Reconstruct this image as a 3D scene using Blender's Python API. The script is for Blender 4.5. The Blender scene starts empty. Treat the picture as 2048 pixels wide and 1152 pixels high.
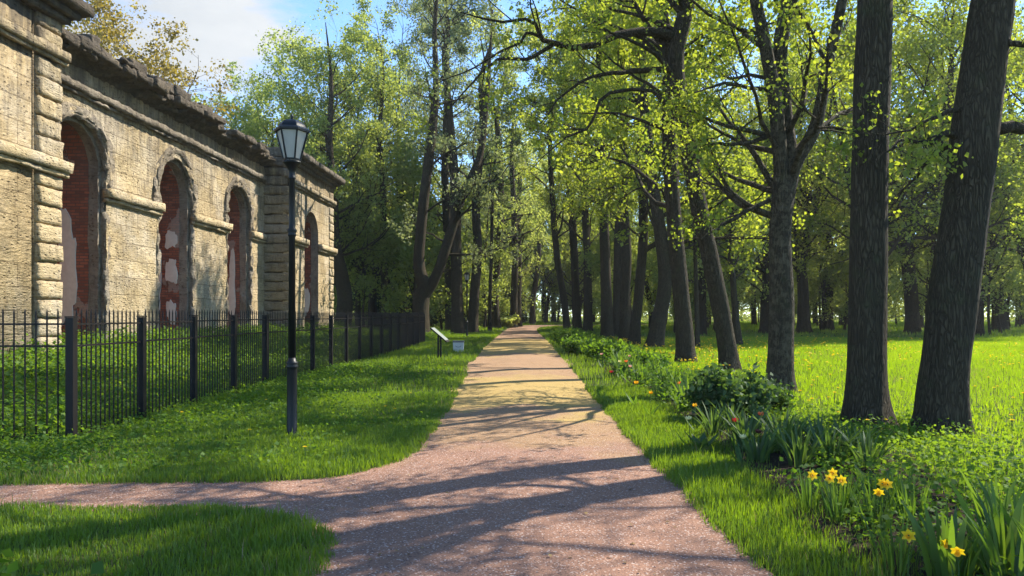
import bpy, bmesh, math, random
import numpy as np
from mathutils import Vector, Matrix

scene = bpy.context.scene
COL = scene.collection
RNG = np.random.default_rng(7)
random.seed(7)
PI = math.pi

# ------------------------------------------------------------------ helpers
def link(o):
    COL.objects.link(o)
    return o

def tag(o, label=None, cat=None, group=None, kind=None):
    if label: o['label'] = label
    if cat: o['category'] = cat
    if group: o['group'] = group
    if kind: o['kind'] = kind
    return o

def empty(name, loc=(0, 0, 0), rz=0.0):
    o = bpy.data.objects.new(name, None)
    o.empty_display_size = 0.1
    o.location = loc
    o.rotation_euler = (0, 0, rz)
    return link(o)

def np_mesh(name, V, faces, mats, parent=None, smooth=False, tint=None, midx=None):
    """V (n,3); faces: list of integer arrays (m,k) of equal-size polygons."""
    V = np.asarray(V, dtype=np.float32)
    me = bpy.data.meshes.new(name)
    me.vertices.add(len(V))
    me.vertices.foreach_set('co', V.ravel())
    loops = np.concatenate([np.asarray(f, dtype=np.int32).ravel() for f in faces])
    sizes = np.concatenate([np.full(len(f), np.asarray(f).shape[1], dtype=np.int32) for f in faces])
    starts = np.concatenate([[0], np.cumsum(sizes)[:-1]]).astype(np.int32)
    me.loops.add(len(loops))
    me.loops.foreach_set('vertex_index', loops)
    me.polygons.add(len(sizes))
    me.polygons.foreach_set('loop_start', starts)
    if smooth:
        me.polygons.foreach_set('use_smooth', np.ones(len(sizes), dtype=bool))
    if midx is not None:
        me.polygons.foreach_set('material_index', np.asarray(midx, dtype=np.int32))
    if tint is not None:
        a = me.attributes.new('tint', 'FLOAT', 'FACE')
        a.data.foreach_set('value', np.asarray(tint, dtype=np.float32))
    me.update(calc_edges=True)
    me.validate()
    for m in (mats if isinstance(mats, (list, tuple)) else [mats]):
        me.materials.append(m)
    o = bpy.data.objects.new(name, me)
    if parent is not None: o.parent = parent
    return link(o)

class MB:
    """Collects simple shapes, then builds ONE mesh object."""
    def __init__(s): s.v = []; s.f = []
    def add(s, vs, fs):
        b = len(s.v); s.v += [tuple(v) for v in vs]
        s.f += [tuple(i + b for i in f) for f in fs]
    def box(s, x0, x1, y0, y1, z0, z1, bev=0.0):
        if bev <= 0:
            s.add([(x0,y0,z0),(x1,y0,z0),(x1,y1,z0),(x0,y1,z0),(x0,y0,z1),(x1,y0,z1),(x1,y1,z1),(x0,y1,z1)],
                  [(3,2,1,0),(4,5,6,7),(0,1,5,4),(1,2,6,5),(2,3,7,6),(3,0,4,7)])
        else:
            bm = bmesh.new()
            bmesh.ops.create_cube(bm, size=1)
            for v in bm.verts:
                v.co = Vector(((x0+x1)/2 + v.co.x*(x1-x0), (y0+y1)/2 + v.co.y*(y1-y0), (z0+z1)/2 + v.co.z*(z1-z0)))
            bmesh.ops.bevel(bm, geom=bm.edges[:], offset=bev, segments=2, profile=0.5, affect='EDGES')
            bm.verts.index_update()
            s.add([v.co[:] for v in bm.verts], [[v.index for v in f.verts] for f in bm.faces])
            bm.free()
    def lathe(s, prof, n=16, c=(0,0,0), rot=0.0, cap=True):
        vs = []; fs = []
        for (r, z) in prof:
            for k in range(n):
                a = rot + 2*PI*k/n
                vs.append((c[0]+r*math.cos(a), c[1]+r*math.sin(a), c[2]+z))
        m = len(prof)
        for i in range(m-1):
            for k in range(n):
                k2 = (k+1) % n
                fs.append((i*n+k, i*n+k2, (i+1)*n+k2, (i+1)*n+k))
        if cap:
            fs.append(tuple(range(n-1, -1, -1)))
            fs.append(tuple((m-1)*n+k for k in range(n)))
        s.add(vs, fs)
    def tube(s, pts, rads, n=8):
        pts = [Vector(p) for p in pts]
        vs = []; fs = []
        ref = None
        for i, p in enumerate(pts):
            t = (pts[min(i+1, len(pts)-1)] - pts[max(i-1, 0)]).normalized()
            if ref is None: ref = t.orthogonal().normalized()
            u = (ref - t*ref.dot(t)).normalized(); w = t.cross(u); ref = u
            for k in range(n):
                a = 2*PI*k/n
                vs.append((p + (u*math.cos(a) + w*math.sin(a))*rads[i])[:])
        for i in range(len(pts)-1):
            for k in range(n):
                k2 = (k+1) % n
                fs.append((i*n+k, i*n+k2, (i+1)*n+k2, (i+1)*n+k))
        fs.append(tuple(range(n-1, -1, -1)))
        fs.append(tuple((len(pts)-1)*n+k for k in range(n)))
        s.add(vs, fs)
    def build(s, name, mat, parent=None, smooth=False):
        me = bpy.data.meshes.new(name)
        me.from_pydata(s.v, [], s.f)
        if smooth:
            for p in me.polygons: p.use_smooth = True
        for m in (mat if isinstance(mat, (list, tuple)) else [mat]): me.materials.append(m)
        me.update()
        o = bpy.data.objects.new(name, me)
        if parent is not None: o.parent = parent
        return link(o)

def copy_tree(root, loc, rz=0.0, sc=1.0):
    r = root.copy(); COL.objects.link(r)
    r.location = loc; r.rotation_euler = (0, 0, rz); r.scale = (sc, sc, sc)
    for ch in list(root.children):
        c = ch.copy(); COL.objects.link(c); c.parent = r
        for g in list(ch.children):
            d = g.copy(); COL.objects.link(d); d.parent = c
    return r

def sstep(a, b, x):
    t = np.clip((np.asarray(x, dtype=float) - a) / (b - a), 0, 1)
    return t*t*(3-2*t)

# cheap smooth pseudo noise, values about -1..1
_NW = np.random.default_rng(3).normal(size=(9, 3)); _NP = np.random.default_rng(4).uniform(0, 6.28, 9)
def pnoise(P, freq=1.0, octaves=3):
    P = np.asarray(P, dtype=float); out = np.zeros(P.shape[:-1]); amp = 1.0; tot = 0
    for o in range(octaves):
        for k in range(3):
            w = _NW[(o*3+k) % 9]*freq*(2.1**o)
            out += amp*np.sin(P @ w + _NP[(o*3+k) % 9] + 1.7*np.sin(P @ (w[[1,2,0]]*0.6) + k))/2.0
        tot += amp; amp *= 0.55
    return out/tot

# ------------------------------------------------------------------ terrain, camera numbers
EYE = 1.6
F = 1479.0; VPX, VPY = 1085.0, 632.0
def T(x, y):
    x = np.asarray(x, dtype=float); y = np.asarray(y, dtype=float)
    z = 0.22*sstep(10, 46, y) + 0.24*sstep(7, 15, -x) + 0.25*sstep(50, 110, y)
    z = z + 0.014*np.sin(x*0.9+1)*np.sin(y*0.55)*sstep(1.6, 4, np.abs(x+0.4)) + 0.02*np.sin(x*0.31+y*0.23)*sstep(2, 6, np.abs(x+0.5))
    return z
def Tz(x, y): return float(T(x, y))

# path outline (closed polygon in x, y): right edge upwards, then left edge back, then the branch to the left
RIGHT = [(1.55,1.0),(1.42,4.0),(1.34,5.0),(1.26,6.26),(1.16,8.8),(1.02,12.9),(0.92,17),(0.78,21.9),(0.55,30),(0.28,40),(-0.2,55),(-0.55,66),(-0.5,75),(1.0,83),(4.5,88),(10,91),(24,93)]
LEFT = [(24,103),(9,102),(2,99),(-1.8,92),(-3.2,82),(-3.4,70),(-3.15,55),(-2.75,40),(-2.5,30),(-2.25,25.5),(-2.45,23.6),(-2.05,21),(-1.8,17),(-1.62,13),(-1.52,10.5),(-1.45,8.9),(-1.58,8.0),(-1.95,7.4),(-2.6,7.12),(-3.3,7.0),(-5.0,6.95),(-9.5,7.1)]
LOW = [(-9.5,6.2),(-5.0,6.1),(-3.6,6.15),(-2.7,6.12),(-2.0,5.85),(-1.6,5.5),(-1.4,5.1),(-1.36,4.5),(-1.5,3.8),(-1.6,1.0)]
def _smooth_poly(pts, n=2):
    p = np.array(pts)
    for _ in range(n):
        q = []
        for i in range(len(p)-1):
            q.append(p[i]*0.75+p[i+1]*0.25); q.append(p[i]*0.25+p[i+1]*0.75)
        p = np.vstack([p[:1], q, p[-1:]])
    return p
POLY = np.vstack([_smooth_poly(RIGHT), _smooth_poly(LEFT), _smooth_poly(LOW)])
def path_sd(x, y):
    """signed distance to the path outline, negative on the path"""
    x = np.asarray(x, dtype=float).ravel(); y = np.asarray(y, dtype=float).ravel()
    x = x + 0.022*np.sin(y*3.1+x*2)+0.016*np.sin(y*9.0+1)+0.012*np.sin(y*23.0)
    out = np.full(x.shape, 1e9); inside = np.zeros(x.shape, dtype=bool)
    A = POLY; Bp = np.roll(POLY, -1, axis=0)
    for (ax, ay), (bx, by) in zip(A, Bp):
        dx, dy = bx-ax, by-ay
        L2 = dx*dx+dy*dy
        if L2 < 1e-12: continue
        t = np.clip(((x-ax)*dx+(y-ay)*dy)/L2, 0, 1)
        out = np.minimum(out, (x-ax-t*dx)**2+(y-ay-t*dy)**2)
        if dy != 0:
            c = ((ay > y) != (by > y)) & (x < dx*(y-ay)/dy + ax)
            inside ^= c
    d = np.sqrt(out)
    return np.where(inside, -d, d)
def path_z(x, y):
    return T(x, y) + 0.0

def at(px, py, h=0.0):
    """ground point seen at a pixel of the 2048 px photograph (h = height above ground)"""
    d = F*(EYE-h)/(py-VPY)
    for _ in range(20):
        x = (px-VPX)/F*d
        d = 0.5*d + 0.5*F*(EYE-h-Tz(x, d))/(py-VPY)
    return (px-VPX)/F*d, d
def P3(px, py, d):
    return np.array([(px-VPX)/F*d, d, EYE-(py-VPY)/F*d])

# ------------------------------------------------------------------ materials
def mat(name):
    m = bpy.data.materials.new(name); m.use_nodes = True
    nt = m.node_tree; nt.nodes.clear()
    out = nt.nodes.new('ShaderNodeOutputMaterial')
    return m, nt, out
def N(nt, typ, **kw):
    n = nt.nodes.new(typ)
    for k, v in kw.items():
        if k.startswith('i_'):
            key = k[2:].replace('_', ' ')
            n.inputs[key].default_value = v
        else: setattr(n, k, v)
    return n
def L(nt, a, b): nt.links.new(a, b)
def noise(nt, vec, scale, detail=4, rough=0.6, dist=0.0):
    n = N(nt, 'ShaderNodeTexNoise'); n.inputs['Scale'].default_value = scale
    n.inputs['Detail'].default_value = detail; n.inputs['Roughness'].default_value = rough; n.inputs['Distortion'].default_value = dist
    if vec is not None: L(nt, vec, n.inputs['Vector'])
    return n.outputs['Fac']
def ramp(nt, fac, stops, interp='LINEAR'):
    r = N(nt, 'ShaderNodeValToRGB'); r.color_ramp.interpolation = interp
    el = r.color_ramp.elements
    while len(el) < len(stops): el.new(0.5)
    for e, (p, c) in zip(el, stops):
        e.position = p; e.color = (c, c, c, 1) if isinstance(c, (int, float)) else (*c, 1)
    L(nt, fac, r.inputs['Fac'])
    return r.outputs['Color']
def mix(nt, fac, a, b, mode='MIX'):
    n = N(nt, 'ShaderNodeMix', data_type='RGBA', blend_type=mode)
    for sock, v in ((n.inputs[0], fac), (n.inputs[6], a), (n.inputs[7], b)):
        if isinstance(v, (int, float)): sock.default_value = v
        elif isinstance(v, tuple): sock.default_value = (*v, 1)
        else: L(nt, v, sock)
    return n.outputs[2]
def mth(nt, op, a, b=None, c=None):
    n = N(nt, 'ShaderNodeMath', operation=op)
    for i, v in enumerate((a, b, c)):
        if v is None: continue
        if isinstance(v, (int, float)): n.inputs[i].default_value = v
        else: L(nt, v, n.inputs[i])
    return n.outputs[0]
def mapping(nt, vec, scale=(1,1,1), rot=(0,0,0), loc=(0,0,0)):
    n = N(nt, 'ShaderNodeMapping'); n.inputs['Scale'].default_value = scale; n.inputs['Rotation'].default_value = rot; n.inputs['Location'].default_value = loc
    L(nt, vec, n.inputs['Vector']); return n.outputs['Vector']
def bump(nt, h, strength=0.5, dist=0.02, normal=None):
    n = N(nt, 'ShaderNodeBump'); n.inputs['Strength'].default_value = strength; n.inputs['Distance'].default_value = dist
    L(nt, h, n.inputs['Height'])
    if normal is not None: L(nt, normal, n.inputs['Normal'])
    return n.outputs['Normal']
def bsdf(nt, out, color, rough=0.9, normal=None, spec=0.3, metal=0.0):
    b = N(nt, 'ShaderNodeBsdfPrincipled')
    if isinstance(color, tuple): b.inputs['Base Color'].default_value = (*color, 1)
    else: L(nt, color, b.inputs['Base Color'])
    if isinstance(rough, (int, float)): b.inputs['Roughness'].default_value = rough
    else: L(nt, rough, b.inputs['Roughness'])
    b.inputs['Specular IOR Level'].default_value = spec
    b.inputs['Metallic'].default_value = metal
    if normal is not None: L(nt, normal, b.inputs['Normal'])
    L(nt, b.outputs[0], out.inputs['Surface'])
    return b
def pos(nt): return N(nt, 'ShaderNodeNewGeometry').outputs['Position']
def objco(nt): return N(nt, 'ShaderNodeTexCoord').outputs['Object']

def leaf_mat(name, dark, light, tr_dark, tr_light, trans=0.5, gloss=0.03, objvar=0.12, rough=0.6, straw=False):
    m, nt, out = mat(name)
    at_ = N(nt, 'ShaderNodeAttribute', attribute_name='tint', attribute_type='GEOMETRY').outputs['Fac']
    oi = N(nt, 'ShaderNodeObjectInfo').outputs['Random']
    f = mth(nt, 'ADD', at_, mth(nt, 'MULTIPLY', mth(nt, 'SUBTRACT', oi, 0.5), objvar*2))
    f = N_clamp(nt, f)
    c1 = mix(nt, f, dark, light); c2 = mix(nt, f, tr_dark, tr_light)
    if straw:
        sm = ramp(nt, at_, [(0.05, 1.0), (0.10, 0.0)])
        c1 = mix(nt, sm, c1, (0.24,0.19,0.08)); c2 = mix(nt, sm, c2, (0.30,0.24,0.09))
    d = N(nt, 'ShaderNodeBsdfDiffuse'); L(nt, c1, d.inputs['Color'])
    t = N(nt, 'ShaderNodeBsdfTranslucent'); L(nt, c2, t.inputs['Color'])
    ms = N(nt, 'ShaderNodeMixShader'); ms.inputs[0].default_value = trans
    L(nt, d.outputs[0], ms.inputs[1]); L(nt, t.outputs[0], ms.inputs[2])
    g = N(nt, 'ShaderNodeBsdfGlossy'); g.inputs['Roughness'].default_value = rough; g.inputs['Color'].default_value = (0.8,0.85,0.8,1)
    m2 = N(nt, 'ShaderNodeMixShader'); m2.inputs[0].default_value = gloss
    L(nt, ms.outputs[0], m2.inputs[1]); L(nt, g.outputs[0], m2.inputs[2])
    L(nt, m2.outputs[0], out.inputs['Surface'])
    return m
def N_clamp(nt, v):
    n = N(nt, 'ShaderNodeClamp'); L(nt, v, n.inputs[0]); return n.outputs[0]

M = {}
M['leaf_maple'] = leaf_mat('maple_leaf', (0.085,0.13,0.018), (0.185,0.22,0.03), (0.27,0.36,0.02), (0.54,0.58,0.04), 0.55)
M['leaf_green'] = leaf_mat('green_leaf', (0.09,0.135,0.03), (0.195,0.25,0.058), (0.28,0.36,0.04), (0.56,0.61,0.10), 0.5)
M['leaf_wood'] = leaf_mat('wood_leaf', (0.10,0.135,0.036), (0.195,0.235,0.066), (0.38,0.45,0.07), (0.66,0.69,0.14), 0.55, objvar=0.2)
M['leaf_bronze'] = leaf_mat('bronze_leaf', (0.13,0.088,0.018), (0.26,0.195,0.035), (0.28,0.19,0.02), (0.52,0.41,0.05), 0.45)
M['leaf_grey'] = leaf_mat('catkin_leaf', (0.085,0.10,0.045), (0.18,0.205,0.085), (0.20,0.25,0.07), (0.40,0.45,0.14), 0.4)
M['needle'] = leaf_mat('spruce_needle', (0.014,0.030,0.012), (0.030,0.055,0.018), (0.01,0.02,0.008), (0.02,0.04,0.01), 0.2)
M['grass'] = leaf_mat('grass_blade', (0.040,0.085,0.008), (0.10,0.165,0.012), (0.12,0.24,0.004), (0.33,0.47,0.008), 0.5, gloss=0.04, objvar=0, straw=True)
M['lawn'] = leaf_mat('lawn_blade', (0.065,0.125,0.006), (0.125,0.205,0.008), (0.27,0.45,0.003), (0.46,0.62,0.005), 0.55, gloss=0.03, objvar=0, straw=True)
M['herb'] = leaf_mat('herb_leaf', (0.035,0.085,0.012), (0.10,0.18,0.02), (0.10,0.22,0.01), (0.30,0.44,0.02), 0.45, gloss=0.015)
M['strap'] = leaf_mat('strap_leaf', (0.028,0.070,0.014), (0.075,0.14,0.022), (0.07,0.17,0.01), (0.25,0.38,0.02), 0.4, gloss=0.03)
M['dark_leaf'] = leaf_mat('peony_leaf', (0.022,0.055,0.016), (0.060,0.110,0.028), (0.05,0.12,0.012), (0.18,0.28,0.03), 0.35, gloss=0.03)
M['stem'] = leaf_mat('green_stem', (0.05,0.10,0.02), (0.10,0.16,0.03), (0.05,0.1,0.01), (0.1,0.2,0.02), 0.2)
M['petal_yellow'] = leaf_mat('yellow_petal', (0.75,0.52,0.01), (0.80,0.60,0.02), (0.75,0.5,0.01), (0.8,0.6,0.02), 0.35, gloss=0.03)
M['petal_orange'] = leaf_mat('orange_petal', (0.80,0.42,0.01), (0.85,0.48,0.02), (0.8,0.42,0.01), (0.85,0.48,0.02), 0.35, gloss=0.03)
M['petal_red'] = leaf_mat('red_petal', (0.55,0.015,0.02), (0.70,0.03,0.03), (0.6,0.01,0.02), (0.7,0.03,0.02), 0.35, gloss=0.04)
M['petal_maroon'] = leaf_mat('maroon_petal', (0.05,0.008,0.012), (0.08,0.012,0.016), (0.1,0.01,0.01), (0.12,0.01,0.01), 0.25, gloss=0.05)
M['petal_coral'] = leaf_mat('coral_petal', (0.80,0.14,0.03), (0.85,0.22,0.06), (0.8,0.15,0.03), (0.85,0.22,0.06), 0.35, gloss=0.03)
M['petal_pink'] = leaf_mat('pink_petal', (0.75,0.36,0.30), (0.80,0.46,0.38), (0.7,0.35,0.25), (0.8,0.45,0.3), 0.35, gloss=0.03)
M['petal_cream'] = leaf_mat('cream_petal', (0.72,0.66,0.32), (0.78,0.72,0.4), (0.7,0.65,0.25), (0.78,0.72,0.35), 0.35, gloss=0.03)

def make_bark(name, c1, c2, lichen=0.0, sc=1.0):
    m, nt, out = mat(name)
    p = objco(nt)
    st = mapping(nt, p, (1,1,0.16))
    n1 = noise(nt, st, 22*sc, 5, 0.65, 0.4)
    v = N(nt, 'ShaderNodeTexVoronoi', feature='DISTANCE_TO_EDGE'); v.inputs['Scale'].default_value = 27*sc
    nv = N(nt, 'ShaderNodeVectorMath', operation='ADD')
    nz = N(nt, 'ShaderNodeTexNoise'); nz.inputs['Scale'].default_value = 9; L(nt, st, nz.inputs['Vector'])
    sv = N(nt, 'ShaderNodeVectorMath', operation='SCALE'); L(nt, nz.outputs['Color'], sv.inputs[0]); sv.inputs['Scale'].default_value = 0.16
    L(nt, st, nv.inputs[0]); L(nt, sv.outputs[0], nv.inputs[1]); L(nt, nv.outputs[0], v.inputs['Vector'])
    ridg = ramp(nt, v.outputs['Distance'], [(0.0, 0.0), (0.22, 1.0)])
    big = noise(nt, p, 1.6, 3, 0.5)
    col = mix(nt, n1, c1, c2)
    col = mix(nt, mth(nt, 'MULTIPLY', big, 0.5), col, tuple(x*0.55 for x in c1))
    col = mix(nt, mth(nt, 'MULTIPLY', mth(nt, 'SUBTRACT', 1.0, ridg), 0.6), col, tuple(x*0.45 for x in c1))
    if lichen > 0:
        lm = ramp(nt, noise(nt, p, 7, 5, 0.75), [(0.60-0.12*lichen, 0.0), (0.66-0.10*lichen, 1.0)])
        col = mix(nt, mth(nt, 'MULTIPLY', lm, 0.75), col, (0.125,0.105,0.068))
    moss = ramp(nt, noise(nt, p, 2.7, 4, 0.6), [(0.55, 0.0), (0.72, 0.55)])
    col = mix(nt, moss, col, (0.060,0.065,0.030))
    h = mth(nt, 'ADD', mth(nt, 'MULTIPLY', ridg, 0.7), mth(nt, 'MULTIPLY', n1, 0.6))
    bsdf(nt, out, col, 0.95, bump(nt, h, 1.0, 0.045), 0.15)
    return m
M['bark'] = make_bark('dark_bark', (0.046,0.037,0.023), (0.130,0.104,0.066))
M['bark_lichen'] = make_bark('lichen_bark', (0.046,0.037,0.023), (0.135,0.108,0.070), 1.0)
M['bark_far'] = make_bark('wood_bark', (0.030,0.022,0.013), (0.080,0.060,0.037), 0.0, 0.8)

def simple(name, c, rough=0.6, metal=0.0, spec=0.4, nsc=0.0, var=0.25, bstr=0.0, bd=0.003):
    m, nt, out = mat(name)
    if nsc:
        p = objco(nt); n1 = noise(nt, p, nsc, 5, 0.65)
        col = mix(nt, n1, tuple(x*(1-var) for x in c), tuple(min(1, x*(1+var)) for x in c))
        bsdf(nt, out, col, rough, bump(nt, n1, bstr, bd) if bstr else None, spec, metal)
    else: bsdf(nt, out, c, rough, None, spec, metal)
    return m
M['iron'] = simple('painted_iron', (0.009,0.007,0.007), 0.5, 0.0, 0.22, 30, 0.4, 0.3, 0.002)
M['lamp_iron'] = simple('lamp_iron', (0.007,0.008,0.009), 0.45, 0.0, 0.3, 40, 0.4, 0.25, 0.002)
M['concrete'] = simple('pale_concrete', (0.55,0.55,0.52), 0.85, 0, 0.3, 18, 0.15, 0.4, 0.004)
M['lid_dark'] = simple('dark_lid', (0.09,0.095,0.10), 0.35, 0, 0.5, 20, 0.3)
M['panel'] = simple('panel_sheet', (0.20,0.225,0.20), 0.4, 0, 0.5, 6, 0.25)
M['pebble'] = simple('pebble_granite', (0.30,0.20,0.16), 0.85, 0, 0.3, 60, 0.5)
M['litter'] = leaf_mat('dry_leaf', (0.10,0.055,0.025), (0.30,0.20,0.08), (0.2,0.1,0.03), (0.3,0.2,0.06), 0.2)
M['soil_dark'] = simple('bed_soil', (0.030,0.021,0.014), 0.98, 0, 0.1, 25, 0.6, 1.0, 0.03)

# frosted lamp glass
m, nt, out = mat('frosted_glass')
p = objco(nt); n1 = noise(nt, p, 14, 4, 0.6)
col = mix(nt, n1, (0.60,0.59,0.55), (0.76,0.75,0.71))
d = N(nt, 'ShaderNodeBsdfDiffuse'); L(nt, col, d.inputs['Color'])
t = N(nt, 'ShaderNodeBsdfTranslucent'); L(nt, col, t.inputs['Color'])
ms = N(nt, 'ShaderNodeMixShader'); ms.inputs[0].default_value = 0.55
L(nt, d.outputs[0], ms.inputs[1]); L(nt, t.outputs[0], ms.inputs[2])
g = N(nt, 'ShaderNodeBsdfGlossy'); g.inputs['Roughness'].default_value = 0.2
m2 = N(nt, 'ShaderNodeMixShader'); m2.inputs[0].default_value = 0.08
L(nt, ms.outputs[0], m2.inputs[1]); L(nt, g.outputs[0], m2.inputs[2]); L(nt, m2.outputs[0], out.inputs['Surface'])
M['frost'] = m

# ground
m, nt, out = mat('turf_soil')
p = pos(nt)
n1 = noise(nt, p, 0.5, 5, 0.6); n2 = noise(nt, p, 9, 5, 0.7); n3 = noise(nt, p, 60, 3, 0.6)
col = mix(nt, n2, (0.030,0.048,0.010), (0.065,0.095,0.016))
col = mix(nt, ramp(nt, n1, [(0.45, 0.0), (0.65, 0.6)]), col, (0.060,0.052,0.028))
col = mix(nt, ramp(nt, n3, [(0.5, 0.0), (0.8, 0.5)]), col, (0.05,0.035,0.02))
bsdf(nt, out, col, 0.98, bump(nt, mth(nt, 'ADD', n2, mth(nt, 'MULTIPLY', n3, 0.4)), 1.0, 0.05), 0.1)
M['ground'] = m

# gravel path: reddish granite grit, with drifts of fallen yellow maple blossom
m, nt, out = mat('granite_grit')
p = pos(nt)
g1 = noise(nt, p, 150, 2, 0.7); g2 = noise(nt, p, 55, 3, 0.7); n1 = noise(nt, p, 2.2, 4, 0.6); n2 = noise(nt, p, 0.7, 3, 0.5)
v = N(nt, 'ShaderNodeTexVoronoi'); v.inputs['Scale'].default_value = 90; L(nt, p, v.inputs['Vector'])
col = mix(nt, n1, (0.212,0.108,0.070), (0.350,0.200,0.132))
sepc = N(nt, 'ShaderNodeSeparateColor'); L(nt, v.outputs['Color'], sepc.inputs[0])
col = mix(nt, ramp(nt, noise(nt, mapping(nt, p, (1,0.45,1)), 1.1, 5, 0.65), [(0.48, 0.0), (0.68, 0.45)]), col, (0.17,0.098,0.07))
col = mix(nt, ramp(nt, g1, [(0.30, 1.0), (0.44, 0.0)]), col, (0.085,0.055,0.045))
col = mix(nt, ramp(nt, sepc.outputs[0], [(0.88, 0.0), (0.94, 0.8)]), col, (0.50,0.40,0.34))
col = mix(nt, ramp(nt, sepc.outputs[1], [(0.86, 0.0), (0.92, 0.8)]), col, (0.10,0.06,0.05))
# blossom drift: a band across the path about 11 to 19 m away and another beyond 28 m
sp = N(nt, 'ShaderNodeSeparateXYZ'); L(nt, p, sp.inputs[0])
y = mth(nt, 'ADD', sp.outputs[1], mth(nt, 'MULTIPLY', mth(nt, 'SUBTRACT', n2, 0.5), 9.0))
b1 = mth(nt, 'MULTIPLY', ramp(nt, mth(nt, 'MULTIPLY', y, 0.01), [(0.118, 0.0), (0.135, 1.0), (0.165, 1.0), (0.20, 0.0)]), 1.0)
b2 = ramp(nt, mth(nt, 'MULTIPLY', y, 0.01), [(0.27, 0.0), (0.31, 0.9), (0.40, 0.9), (0.46, 0.0)])
b0 = ramp(nt, mth(nt, 'MULTIPLY', y, 0.01), [(0.085, 0.0), (0.10, 0.32), (0.6, 0.2), (0.8, 0.1)])
bb = N_clamp(nt, mth(nt, 'ADD', mth(nt, 'ADD', b1, b2), b0))
bb = mth(nt, 'MULTIPLY', bb, ramp(nt, g2, [(0.28, 0.25), (0.5, 1.0)]))
col = mix(nt, mth(nt, 'MULTIPLY', bb, 0.72), col, (0.40,0.29,0.075))
h = mth(nt, 'ADD', mth(nt, 'MULTIPLY', g1, 0.5), mth(nt, 'ADD', g2, mth(nt, 'MULTIPLY', n1, 1.5)))
bsdf(nt, out, col, 0.93, bump(nt, h, 0.85, 0.014), 0.2)
M['grit'] = m

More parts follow.
